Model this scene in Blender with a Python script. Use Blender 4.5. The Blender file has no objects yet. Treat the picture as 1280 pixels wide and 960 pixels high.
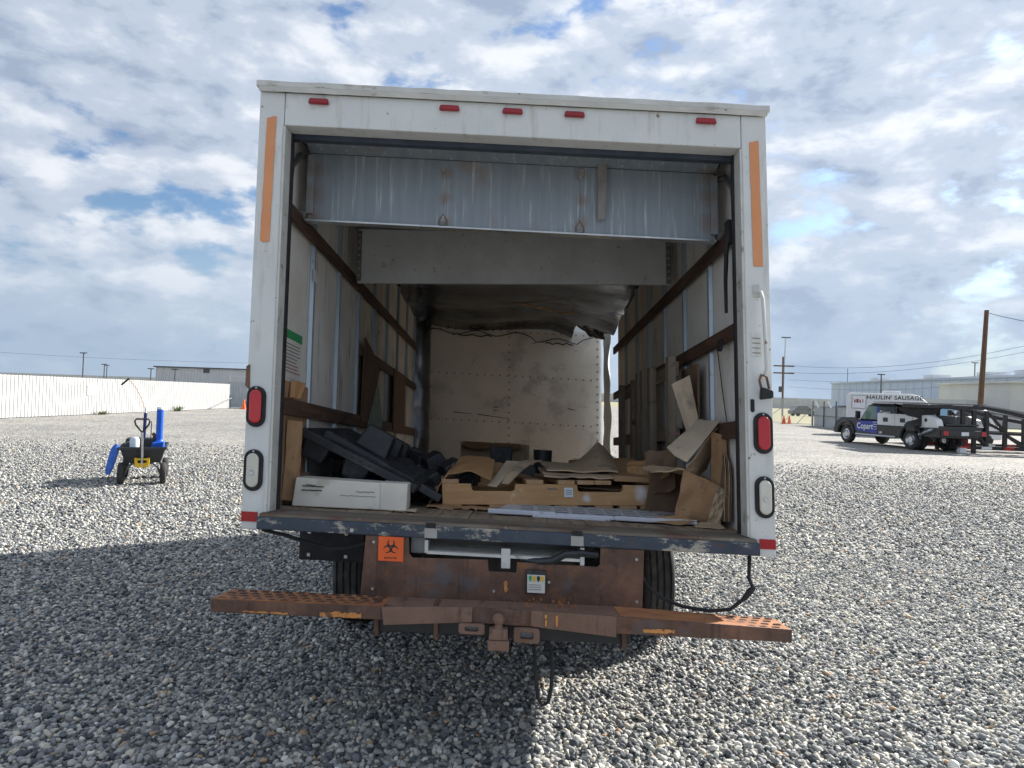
import bpy, bmesh, math, random
import numpy as np
from mathutils import Matrix, Vector, noise as mnoise
random.seed(7); rng = np.random.default_rng(7)
scene = bpy.context.scene
COL = scene.collection
rad = math.radians

# ------------------------------------------------------------------ camera
FPX, CAMH = 887.0, 1.6
roll, pitch = rad(1.9), math.atan(15 / FPX)
fw = Vector((0, math.cos(pitch), math.sin(pitch)))
u0 = Vector((0, -math.sin(pitch), math.cos(pitch))); r0 = Vector((1, 0, 0))
cr = math.cos(roll) * r0 + math.sin(roll) * u0
cu = -math.sin(roll) * r0 + math.cos(roll) * u0
cam = bpy.data.objects.new('camera', bpy.data.cameras.new('camera'))
COL.objects.link(cam)
cam.matrix_world = Matrix(((cr.x, cu.x, -fw.x, 0), (cr.y, cu.y, -fw.y, 0), (cr.z, cu.z, -fw.z, CAMH), (0, 0, 0, 1)))
cam.data.sensor_width = 36; cam.data.lens = 36 * FPX / 1280
cam.data.clip_start = .05; cam.data.clip_end = 3000
scene.camera = cam

# ------------------------------------------------------------------ sky, sun, exposure
sv = Vector((1.3, 1.0, 1.0)).normalized()           # towards the sun
elev = math.asin(sv.z)
world = bpy.data.worlds.new('World'); scene.world = world; world.use_nodes = True
wt = world.node_tree; wt.nodes.clear()
def wn(t, **k):
    n = wt.nodes.new(t)
    for a, b in k.items(): setattr(n, a, b)
    return n
def wmath(op, a, b=None, clamp=False):
    n = wn('ShaderNodeMath', operation=op, use_clamp=clamp)
    for i, v in enumerate((a, b)):
        if v is None: continue
        if isinstance(v, (int, float)): n.inputs[i].default_value = v
        else: wt.links.new(v, n.inputs[i])
    return n.outputs[0]
sky = wn('ShaderNodeTexSky', sky_type='NISHITA', sun_disc=False)
sky.sun_elevation = elev; sky.sun_rotation = math.atan2(sv.x, sv.y)
sky.air_density = 1.2; sky.dust_density = 1.5; sky.ozone_density = 1.5
tc = wn('ShaderNodeTexCoord'); sp = wn('ShaderNodeSeparateXYZ'); wt.links.new(tc.outputs['Generated'], sp.inputs[0])
cb = wn('ShaderNodeVectorMath', operation='MULTIPLY'); wt.links.new(tc.outputs['Generated'], cb.inputs[0]); cb.inputs[1].default_value = (1, 1, 2.1)
def wnoise(scale, detail, rough, off, dist=0.):
    mp = wn('ShaderNodeMapping'); mp.inputs['Location'].default_value = off; wt.links.new(cb.outputs[0], mp.inputs[0])
    n = wn('ShaderNodeTexNoise'); n.inputs['Scale'].default_value = scale; n.inputs['Detail'].default_value = detail
    n.inputs['Roughness'].default_value = rough; n.inputs['Distortion'].default_value = dist
    wt.links.new(mp.outputs[0], n.inputs['Vector']); return n.outputs[0]
def wramp(src, stops):
    r = wn('ShaderNodeValToRGB'); e = r.color_ramp.elements
    while len(e) < len(stops): e.new(.5)
    for el, (p, c) in zip(e, stops):
        el.position = p; el.color = (*c, 1) if isinstance(c, tuple) else (c, c, c, 1)
    r.color_ramp.interpolation = 'EASE'
    wt.links.new(src, r.inputs[0]); return r.outputs[0]
def wmix(f, a, b):
    m = wn('ShaderNodeMix', data_type='RGBA')
    for s, v in ((m.inputs[0], f), (m.inputs[6], a), (m.inputs[7], b)):
        if isinstance(v, float): s.default_value = v
        elif isinstance(v, tuple): s.default_value = (*v, 1)
        else: wt.links.new(v, s)
    return m.outputs[2]
O1 = (7.3, 2.4, 1.1); O2 = (O1[0] + .026 * sv.x, O1[1] + .026 * sv.y, O1[2] + .05)
n_big = wnoise(1.9, 3, .5, (3.1, 1.7, 4.)); n_mid = wnoise(8.5, 8, .55, O1, .15); n_off = wnoise(8.5, 8, .55, O2, .15)
dens = wmath('ADD', wmath('MULTIPLY', n_big, .34), wmath('MULTIPLY', n_mid, .68))
cover = wramp(dens, [(.365, 0.), (.46, 1.)])
relief = wmath('ADD', wmath('MULTIPLY', wmath('SUBTRACT', n_mid, n_off), 2.2), .5, True)
thick = wmath('MULTIPLY', wmath('SUBTRACT', dens, .52), 1.2)
shade = wramp(wmath('SUBTRACT', relief, thick, True), [(.15, (.185, .225, .295)), (.48, (.268, .307, .37)), (.92, (.42, .44, .472))])
skyc = wn('ShaderNodeVectorMath', operation='SCALE'); wt.links.new(sky.outputs[0], skyc.inputs[0]); skyc.inputs['Scale'].default_value = .062
skyt = wn('ShaderNodeVectorMath', operation='MULTIPLY'); wt.links.new(skyc.outputs[0], skyt.inputs[0]); skyt.inputs[1].default_value = (.66, .84, 1.08)
lowf = wramp(sp.outputs[2], [(.0, 1.), (.26, 0.)])           # flat grey layer cloud low over the horizon
layer = wramp(wnoise(2.2, 4, .5, (4.4, 2.2, 0)), [(.35, (.19, .25, .325)), (.65, (.28, .33, .39))])
dt = wn('ShaderNodeVectorMath', operation='DOT_PRODUCT'); wt.links.new(tc.outputs['Generated'], dt.inputs[0]); dt.inputs[1].default_value = sv
glow = wmath('ADD', wmath('MULTIPLY', wmath('POWER', wmath('MAXIMUM', dt.outputs['Value'], 0.), 2.), .16), .97)      # clouds brighten towards the sun
c1 = wmix(cover, skyt.outputs[0], shade)
c2 = wmix(wmath('MULTIPLY', lowf, .8), c1, layer)
c3n = wn('ShaderNodeVectorMath', operation='SCALE'); wt.links.new(c2, c3n.inputs[0]); wt.links.new(glow, c3n.inputs['Scale']); c3 = c3n.outputs[0]
bg = wn('ShaderNodeBackground'); bg.inputs['Strength'].default_value = 1.0
wt.links.new(c3, bg.inputs['Color'])
wo = wn('ShaderNodeOutputWorld'); wt.links.new(bg.outputs[0], wo.inputs[0])
sun = bpy.data.objects.new('sun', bpy.data.lights.new('sun', 'SUN')); COL.objects.link(sun)
sun.data.energy = 5.0; sun.data.angle = rad(.6); sun.data.color = (1, .95, .87)
sun.rotation_euler = sv.to_track_quat('Z', 'Y').to_euler(); sun.location = (20, 20, 30)
vs = scene.view_settings
vs.view_transform = 'Standard'; vs.look = 'None'; vs.gamma = 1; vs.use_curve_mapping = False
vs.exposure = 1.08
scene.cycles.max_bounces = 12; scene.cycles.diffuse_bounces = 6; scene.cycles.use_adaptive_sampling = True; scene.cycles.adaptive_threshold = .02

# ------------------------------------------------------------------ materials
M = {}
def pm(name, cols, scale=4, detail=5, stretch=(1, 1, 1), rough=.6, metal=0., bump=0., bscale=None, layers=(), spec=.4, rvar=0., trans=0., attr=None, rnd=True, nrough=.6):
    """procedural material: noise ramp, then layers (colour, scale, lo, hi, stretch, roughness)"""
    m = bpy.data.materials.new(name); m.use_nodes = True; nt = m.node_tree; L = nt.links
    b = nt.nodes['Principled BSDF']
    tcn = nt.nodes.new('ShaderNodeTexCoord'); src = tcn.outputs['Object']
    if rnd:
        oi = nt.nodes.new('ShaderNodeObjectInfo'); ad = nt.nodes.new('ShaderNodeVectorMath'); ad.operation = 'ADD'
        sc = nt.nodes.new('ShaderNodeMath'); sc.operation = 'MULTIPLY'; sc.inputs[1].default_value = 37.
        L.new(oi.outputs['Random'], sc.inputs[0]); L.new(src, ad.inputs[0]); L.new(sc.outputs[0], ad.inputs[1]); src = ad.outputs[0]
    def noise(s, st, d=detail):
        mp = nt.nodes.new('ShaderNodeMapping'); mp.inputs['Scale'].default_value = st; L.new(src, mp.inputs[0])
        n = nt.nodes.new('ShaderNodeTexNoise'); n.inputs['Scale'].default_value = s; n.inputs['Detail'].default_value = d
        n.inputs['Roughness'].default_value = nrough; L.new(mp.outputs[0], n.inputs['Vector']); return n.outputs[0]
    def ramp(s, stops):
        r = nt.nodes.new('ShaderNodeValToRGB'); e = r.color_ramp.elements
        while len(e) < len(stops): e.new(.5)
        for el, (p, c) in zip(e, stops): el.position = p; el.color = (*c, 1)
        L.new(s, r.inputs[0]); return r.outputs[0]
    n0 = noise(scale, stretch)
    if attr:
        a = nt.nodes.new('ShaderNodeAttribute'); a.attribute_name = attr; col = a.outputs['Color']
    elif len(cols) == 1:
        c = cols[0]; col = ramp(n0, [(.3, tuple(x * .86 for x in c)), (.7, tuple(min(1, x * 1.1) for x in c))])
    else:
        k = len(cols); col = ramp(n0, [(.3 + .4 * i / (k - 1), c) for i, c in enumerate(cols)])
    rsock = None
    for ly in layers:
        lc, ls, lo, hi = ly[:4]; st = ly[4] if len(ly) > 4 else (1, 1, 1); lr = ly[5] if len(ly) > 5 else None
        mk = ramp(noise(ls, st, 6), [(lo, (0, 0, 0)), (hi, (1, 1, 1))])
        mx = nt.nodes.new('ShaderNodeMix'); mx.data_type = 'RGBA'; L.new(mk, mx.inputs[0]); L.new(col, mx.inputs[6]); mx.inputs[7].default_value = (*lc, 1); col = mx.outputs[2]
        if lr is not None:
            mr = nt.nodes.new('ShaderNodeMix'); L.new(mk, mr.inputs[0])
            if rsock: L.new(rsock, mr.inputs[2])
            else: mr.inputs[2].default_value = rough
            mr.inputs[3].default_value = lr; rsock = mr.outputs[0]
    L.new(col, b.inputs['Base Color'])
    if rsock: L.new(rsock, b.inputs['Roughness'])
    else: b.inputs['Roughness'].default_value = rough
    b.inputs['Metallic'].default_value = metal; b.inputs['Specular IOR Level'].default_value = spec
    if trans: b.inputs['Transmission Weight'].default_value = trans
    if bump:
        bp = nt.nodes.new('ShaderNodeBump'); bp.inputs['Strength'].default_value = min(1, bump); bp.inputs['Distance'].default_value = .004
        L.new(noise(bscale or scale * 6, stretch), bp.inputs['Height']); L.new(bp.outputs[0], b.inputs['Normal'])
    M[name] = m; return m
def spot(mat, c, r, colr, amt=.9):
    nt = mat.node_tree; L = nt.links; b = nt.nodes['Principled BSDF']; old = b.inputs['Base Color'].links[0].from_socket
    t = nt.nodes.new('ShaderNodeTexCoord'); d = nt.nodes.new('ShaderNodeVectorMath'); d.operation = 'DISTANCE'; L.new(t.outputs['Object'], d.inputs[0]); d.inputs[1].default_value = c
    n = nt.nodes.new('ShaderNodeTexNoise'); n.inputs['Scale'].default_value = 22; L.new(t.outputs['Object'], n.inputs['Vector'])
    a = nt.nodes.new('ShaderNodeMath'); a.operation = 'MULTIPLY_ADD'; a.inputs[1].default_value = r * .9; L.new(n.outputs[0], a.inputs[0]); L.new(d.outputs['Value'], a.inputs[2])
    mr = nt.nodes.new('ShaderNodeMapRange'); mr.inputs['From Min'].default_value = r * 1.5; mr.inputs['From Max'].default_value = r * .7; mr.inputs['To Max'].default_value = amt; L.new(a.outputs[0], mr.inputs['Value'])
    mx = nt.nodes.new('ShaderNodeMix'); mx.data_type = 'RGBA'; L.new(mr.outputs[0], mx.inputs[0]); L.new(old, mx.inputs[6]); mx.inputs[7].default_value = (*colr, 1); L.new(mx.outputs[2], b.inputs['Base Color'])
V = (1, 1, .12)
pm('white_paint', [(0.588, 0.61, 0.608), (0.686, 0.71, 0.7)], 3, rough=.45, layers=[((.42, .40, .34), 5, .55, .80, (3, 3, .4)), ((.20, .13, .08), 20, .68, .72), ((.33, .31, .27), 55, .67, .72)], bump=.15)
pm('white_worn', [(.48, .48, .45), (.62, .62, .59)], 6, rough=.5, layers=[((.28, .24, .20), 14, .60, .70, (.4, 1, 1)), ((.16, .13, .11), 30, .66, .72, (.4, 1, 1))], bump=.3)
pm('black_rubber', [(.012, .013, .016), (.03, .03, .034)], 12, rough=.75, bump=.2)
pm('dark_blue_metal', [(.03, .04, .06), (.06, .075, .1)], 8, rough=.5, metal=.2)
pm('sill_paint', [(0.026, 0.041, 0.062), (0.054, 0.072, 0.102)], 10, rough=.5, bump=.3, layers=[((.36, .34, .29), 8, .53, .60, (.8, 1, 1.8), .7), ((.12, .065, .04), 16, .60, .68, (1, 1, 1), .85), ((.40, .40, .36), 55, .66, .70)], nrough=.72)
pm('sill_floor', [(.10, .085, .07), (.19, .16, .125)], 6, stretch=(.3, 2, 2), rough=.75, bump=.4, layers=[((.11, .05, .03), 5, .52, .68), ((.25, .23, .2), 20, .64, .72)])
pm('floor_wood', [(0.166, 0.129, 0.101), (0.368, 0.285, 0.202)], 5, stretch=(6, .4, 6), rough=.8, bump=.4, layers=[((.05, .04, .035), 6, .55, .7)])
pm('rust', [(0.056, 0.036, 0.031), (0.128, 0.071, 0.05), (0.223, 0.116, 0.077)], 4, rough=.55, metal=.2, bump=.5, bscale=60, layers=[((.30, .13, .04), 3.0, .57, .74, (1, 1, 1), .8), ((.10, .095, .10), 5, .56, .70, (1, 1, 1), .4), ((.02, .017, .017), 4.5, .57, .70), ((.015, .012, .012), 26, .66, .76), ((.03, .022, .02), 3, .55, .75, (6, 1, .35))], nrough=.7)
pm('rust_light', [(0.139, 0.084, 0.059), (0.235, 0.142, 0.106)], 6, rough=.75, bump=.5, bscale=80, layers=[((.25, .12, .045), 8, .62, .74), ((.07, .055, .055), 6, .6, .7), ((.04, .03, .028), 3.5, .55, .72, (5, 1, .5)), ((.02, .015, .014), 24, .69, .76)], nrough=.68)
pm('rust_tread', [(0.225, 0.091, 0.044), (0.416, 0.184, 0.076)], 9, rough=.85, bump=.6, bscale=90, layers=[((.34, .17, .06), 14, .6, .7), ((.06, .045, .04), 8, .6, .7)])
pm('orange_paint', [(.50, .20, .05), (.62, .30, .10)], 9, rough=.6, layers=[((.13, .065, .04), 30, .56, .62), ((.3, .13, .05), 12, .55, .66)])
pm('orange_tape', [(.64, .26, .11), (.72, .32, .15)], 3, rough=.55, layers=[((.48, .2, .08), 8, .62, .75, (4, 1, .4)), ((.55, .46, .36), 30, .70, .74)], bump=.2)
pm('orange_sign', [(.85, .14, .03)], 3, rough=.5)
pm('red_lens', [(.42, .012, .02), (.55, .02, .03)], 3, rough=.18, spec=.6)
pm('red_lens_dull', [(.24, .014, .025), (.34, .025, .035)], 3, rough=.35)
pm('clear_lens', [(.50, .49, .42), (.62, .61, .54)], 12, rough=.22, spec=.6)
pm('red_reflector', [(.36, .01, .015)], 3, rough=.3)
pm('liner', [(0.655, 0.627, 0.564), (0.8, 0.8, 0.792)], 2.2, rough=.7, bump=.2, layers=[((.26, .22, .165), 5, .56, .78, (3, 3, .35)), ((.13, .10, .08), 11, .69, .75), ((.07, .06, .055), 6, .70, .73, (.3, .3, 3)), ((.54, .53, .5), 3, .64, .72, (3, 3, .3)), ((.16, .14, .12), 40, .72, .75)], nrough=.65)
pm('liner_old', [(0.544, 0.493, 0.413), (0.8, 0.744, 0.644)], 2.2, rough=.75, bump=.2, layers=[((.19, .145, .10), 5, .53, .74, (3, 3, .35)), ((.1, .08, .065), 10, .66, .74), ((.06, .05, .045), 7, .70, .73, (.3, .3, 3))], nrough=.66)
pm('stud_metal', [(0.345, 0.414, 0.483), (0.483, 0.552, 0.621)], 6, stretch=V, rough=.42, metal=.55, layers=[((.16, .11, .08), 13, .64, .74)])
pm('rail_wood', [(.038, .022, .016), (.085, .045, .03), (.14, .08, .05)], 4, stretch=(8, .35, 8), rough=.7, bump=.4, layers=[((.02, .015, .013), 8, .62, .7, (1, .3, 1)), ((.21, .14, .1), 26, .66, .72, (1, .2, 1))])
pm('door_panel', [(0.204, 0.245, 0.286), (0.286, 0.326, 0.36)], 5, stretch=(3, 1, .15), rough=.5, metal=.15, bump=.15, layers=[((.54, .58, .61), 12, .56, .72, (3, 1, .12)), ((.11, .12, .13), 17, .64, .72, (4, 1, .25)), ((.27, .155, .09), 2.3, .60, .80, (1, 1, .5)), ((.10, .06, .04), 30, .69, .74)], nrough=.7)
for hx in (-.366, .362):
    for hz in (1.84, 1.70, 1.57): spot(M['door_panel'], (hx + .01, .40, hz), .045, (.24, .15, .10), .55)
for hx in (-1.06, 1.06):
    for hz in (1.85, 1.72, 1.58): spot(M['door_panel'], (hx, .40, hz), .07, (.22, .14, .10), .6)
pm('header_panel', [(0.383, 0.392, 0.391), (0.496, 0.514, 0.515)], 3, rough=.7, bump=.1, layers=[((.2, .18, .15), 9, .6, .75), ((.42, .40, .36), 26, .64, .72), ((.14, .13, .115), 30, .63, .70), ((.46, .44, .40), 50, .62, .70)], nrough=.72)
pm('front_wall', [(0.629, 0.584, 0.512), (0.8, 0.755, 0.664)], 1.5, rough=.7, bump=.1, layers=[((.43, .395, .345), 2.2, .55, .7), ((.58, .55, .51), 1.1, .58, .66), ((.08, .065, .05), 9, .69, .71, (.35, 1, 7)), ((.12, .10, .08), 24, .715, .74, (.5, 1, 1.5)), ((.62, .60, .56), 4, .66, .7, (.4, 1, 1.2))], nrough=.62)
pm('aluminium_skin', [(.07, .075, .085), (.17, .175, .185)], 3, rough=.2, metal=.9, bump=.1, layers=[((.03, .032, .036), 6, .5, .7, (.3, 1, 1), .35)])
pm('galvanised', [(.42, .44, .45), (.6, .61, .61)], 12, rough=.38, metal=.8, layers=[((.2, .17, .14), 18, .62, .74)])
pm('dull_steel', [(.14, .145, .15), (.24, .245, .25)], 12, rough=.5, metal=.6, layers=[((.11, .07, .05), 9, .58, .7)])
pm('dirty_ramp', [(.30, .30, .285), (.42, .42, .40)], 6, rough=.6, metal=.2, layers=[((.13, .11, .1), 8, .58, .72)])
pm('bolt_steel', [(.45, .44, .42)], 20, rough=.4, metal=.7)
pm('black_plastic', [(.017, .019, .023), (.045, .049, .056)], 6, rough=.45, bump=.2, layers=[((.10, .105, .112), 7, .60, .76, (1, 1, 1), .75), ((.15, .14, .125), 40, .68, .73)])  # first grey layer paints sky highlights into the colour
pm('black_paint', [(.010, .011, .013), (.022, .023, .026)], 8, rough=.4)
pm('card_brown', [(0.31, 0.189, 0.1), (0.414, 0.257, 0.142)], 4, rough=.85, bump=.3, layers=[((.19, .12, .07), 7, .58, .75), ((.12, .085, .055), 22, .68, .74)])
pm('card_orange', [(.34, .185, .08), (.43, .25, .12)], 4, rough=.85, bump=.3, layers=[((.24, .13, .06), 8, .58, .72)])
pm('card_grey', [(0.386, 0.293, 0.196), (0.515, 0.397, 0.275)], 4, rough=.85, bump=.3, layers=[((.19, .155, .115), 6, .58, .72), ((.12, .1, .08), 25, .69, .74)])
pm('card_pale', [(0.454, 0.37, 0.271), (0.562, 0.465, 0.35)], 4, rough=.85, bump=.3, layers=[((.28, .23, .175), 7, .6, .74)])
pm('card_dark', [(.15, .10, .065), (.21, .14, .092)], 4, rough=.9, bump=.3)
pm('card_white', [(0.629, 0.601, 0.528), (0.744, 0.715, 0.639)], 4, rough=.8, bump=.3, layers=[((.40, .35, .27), 6, .60, .78), ((.16, .13, .10), 28, .69, .73)])
pm('ink', [(.04, .038, .036)], 9, rough=.8)
pm('ink_faint', [(.22, .19, .16)], 9, rough=.8)
pm('pine', [(0.4, 0.228, 0.103), (0.52, 0.321, 0.162)], 4, stretch=(.4, 6, 6), rough=.75, bump=.3, layers=[((.25, .14, .06), 8, .64, .72, (.4, 4, 4)), ((.62, .50, .33), 9, .64, .74)])
M['pine_spray'] = M['pine'].copy(); spot(M['pine_spray'], (.53, -.48, .10), .055, (.72, .74, .78)); spot(M['pine_spray'], (.215, -.50, .075), .03, (.66, .7, .74), .7)
pm('pine_y', [(0.34, 0.209, 0.11), (0.45, 0.294, 0.17)], 4, stretch=(6, .4, 6), rough=.8, bump=.3, layers=[((.2, .12, .065), 8, .6, .7)])
pm('old_wood', [(0.176, 0.149, 0.121), (0.311, 0.263, 0.209)], 4, stretch=(6, 6, .4), rough=.85, bump=.4, layers=[((.07, .055, .045), 9, .58, .7)])
pm('old_wood_h', [(.16, .125, .09), (.25, .2, .15)], 4, stretch=(6, .4, 6), rough=.85, bump=.4)
pm('lilac_plastic', [(.50, .53, .61), (.60, .62, .70)], 4, rough=.45, layers=[((.36, .35, .36), 9, .6, .74)])
pm('tray_recess', [(.33, .33, .34), (.42, .42, .42)], 9, rough=.7)
pm('brown_ply', [(.10, .045, .028), (.16, .08, .05)], 4, stretch=(4, 4, .5), rough=.7, bump=.2, layers=[((.2, .13, .09), 12, .66, .74)])
pm('pink_paint', [(.30, .16, .19)], 5, rough=.6)
pm('green_print', [(.40, .44, .36), (.20, .28, .22), (.46, .47, .42)], 13, rough=.7)
pm('paper', [(.66, .66, .62)], 6, rough=.7, layers=[((.5, .45, .38), 9, .6, .75)])
pm('paper_blue', [(.60, .68, .76)], 6, rough=.6)
pm('green_band', [(.03, .30, .11)], 6, rough=.6)
pm('yellow_plastic', [(.72, .46, .02)], 6, rough=.45)
pm('green_paint', [(.04, .32, .14)], 6, rough=.45)
pm('strap', [(0.21, 0.196, 0.182), (0.294, 0.28, 0.266)], 9, rough=.8)
pm('tyre', [(0.025, 0.025, 0.027), (0.056, 0.055, 0.053)], 8, rough=.85, bump=.3, layers=[((.10, .095, .085), 7, .56, .74)])
pm('blue_plastic', [(.008, .09, .52), (.014, .13, .64)], 4, rough=.45, layers=[((.10, .16, .38), 9, .60, .74)])
pm('blue_fabric', [(.02, .09, .42), (.06, .16, .55), (.02, .06, .3)], 20, rough=.8, bump=.4)
pm('navy', [(.015, .03, .14)], 6, rough=.5)
pm('grey_plastic_dark', [(.028, .032, .036), (.045, .05, .055)], 6, rough=.6, layers=[((.13, .13, .12), 8, .6, .75)])
pm('fence_white', [(0.441, 0.444, 0.437), (0.492, 0.495, 0.491)], 2, rough=.55, layers=[((.55, .51, .43), 3, .6, .8, (3, 3, .4))])
pm('fence_grey', [(.40, .43, .44), (.50, .53, .54)], 2, rough=.5, metal=.1, layers=[((.3, .3, .3), 4, .6, .8, (3, 3, .3))])
pm('wall_grey', [(0.516, 0.527, 0.527), (0.635, 0.645, 0.635)], .6, stretch=(1, 1, .2), rough=.7)
pm('wall_pale', [(0.508, 0.581, 0.713), (0.584, 0.661, 0.788)], .4, stretch=(1, 1, .2), rough=.7)  # distance haze is put into this pale wall colour
pm('wall_cream', [(0.571, 0.578, 0.57), (0.632, 0.64, 0.638)], .6, rough=.7)
pm('dark_trim', [(.09, .095, .1)], 3, rough=.6)
pm('pole_wood', [(.10, .058, .035), (.19, .115, .075)], 5, stretch=(5, 5, .25), rough=.85, bump=.4)
pm('wire', [(.02, .02, .022)], 5, rough=.6)
pm('car_black', [(.012, .013, .016)], 5, rough=.22, spec=.6)
pm('car_blue', [(.012, .035, .26), (.016, .045, .32)], 3, rough=.25, spec=.6)
pm('car_white', [(.64, .65, .66), (.72, .73, .73)], 3, rough=.3, spec=.5)
pm('car_grey', [(.20, .21, .22)], 3, rough=.3)
pm('car_red', [(.35, .03, .03)], 3, rough=.3)
pm('glass', [(.035, .05, .055)], 5, rough=.06, spec=.9)
pm('glass_green', [(.14, .22, .2)], 5, rough=.06, spec=.9)
pm('sky_glass', [(.12, .3, .42)], 5, rough=.05, spec=.9)
pm('chrome', [(.62, .63, .65)], 8, rough=.25, metal=.9)
pm('trailer_paint', [(.022, .021, .023), (.045, .042, .042)], 5, rough=.55, layers=[((.12, .08, .06), 9, .64, .74)])
pm('trailer_deck', [(.16, .16, .17), (.26, .26, .27)], 5, rough=.4, metal=.4)
pm('red_paint', [(.42, .03, .025)], 5, rough=.45)
pm('cone', [(.75, .13, .03)], 5, rough=.5)
pm('weed', [(.05, .08, .025), (.10, .13, .045)], 9, rough=.8)
pm('field', [(0.22, 0.218, 0.123), (0.32, 0.294, 0.18)], .15, rough=.9)
pm('letter_white', [(.75, .76, .78)], 5, rough=.5)
pm('letter_black', [(.025, .025, .03)], 5, rough=.5)
pm('stone', [(.2, .2, .2)], 60, rough=.75, attr='tint', rnd=False, layers=[((.36, .35, .33), 110, .60, .74), ((.07, .075, .085), 70, .62, .76)], bump=.3, bscale=160, spec=.3)

# gravel bed (between and beyond the modelled stones)
def gravel_mat():
    m = bpy.data.materials.new('gravel'); m.use_nodes = True; nt = m.node_tree; L = nt.links; b = nt.nodes['Principled BSDF']
    tcn = nt.nodes.new('ShaderNodeTexCoord')
    def vor(sc):
        v = nt.nodes.new('ShaderNodeTexVoronoi'); v.inputs['Scale'].default_value = sc; L.new(tcn.outputs['Object'], v.inputs['Vector']); return v
    v1 = vor(24); sx = nt.nodes.new('ShaderNodeSeparateColor'); L.new(v1.outputs['Color'], sx.inputs[0])
    r = nt.nodes.new('ShaderNodeValToRGB'); r.color_ramp.interpolation = 'CONSTANT'
    stops = [(0, (.12, .126, .135)), (.12, (.20, .205, .215)), (.32, (.30, .30, .295)), (.56, (.41, .40, .38)), (.76, (.50, .48, .43)), (.90, (.62, .595, .54)), (.98, (.46, .33, .22))]
    e = r.color_ramp.elements
    while len(e) < len(stops): e.new(.5)
    for el, (p, c) in zip(e, stops): el.position = p; el.color = (*c, 1)
    L.new(sx.outputs[0], r.inputs[0])
    n = nt.nodes.new('ShaderNodeTexNoise'); n.inputs['Scale'].default_value = .35; n.inputs['Detail'].default_value = 5; L.new(tcn.outputs['Object'], n.inputs['Vector'])
    r2 = nt.nodes.new('ShaderNodeValToRGB'); r2.color_ramp.elements[0].position = .3; r2.color_ramp.elements[0].color = (.66, .66, .66, 1); r2.color_ramp.elements[1].position = .65; r2.color_ramp.elements[1].color = (.90, .885, .85, 1)
    L.new(n.outputs[0], r2.inputs[0])
    mx = nt.nodes.new('ShaderNodeMix'); mx.data_type = 'RGBA'; mx.blend_type = 'MULTIPLY'; mx.inputs[0].default_value = 1; L.new(r.outputs[0], mx.inputs[6]); L.new(r2.outputs[0], mx.inputs[7])
    L.new(mx.outputs[2], b.inputs['Base Color']); b.inputs['Roughness'].default_value = .85; b.inputs['Specular IOR Level'].default_value = .25
    bp = nt.nodes.new('ShaderNodeBump'); bp.inputs['Strength'].default_value = .9; bp.inputs['Distance'].default_value = .02; bp.invert = True
    L.new(v1.outputs['Distance'], bp.inputs['Height']); L.new(bp.outputs[0], b.inputs['Normal'])
    M['gravel'] = m
gravel_mat()

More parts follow.
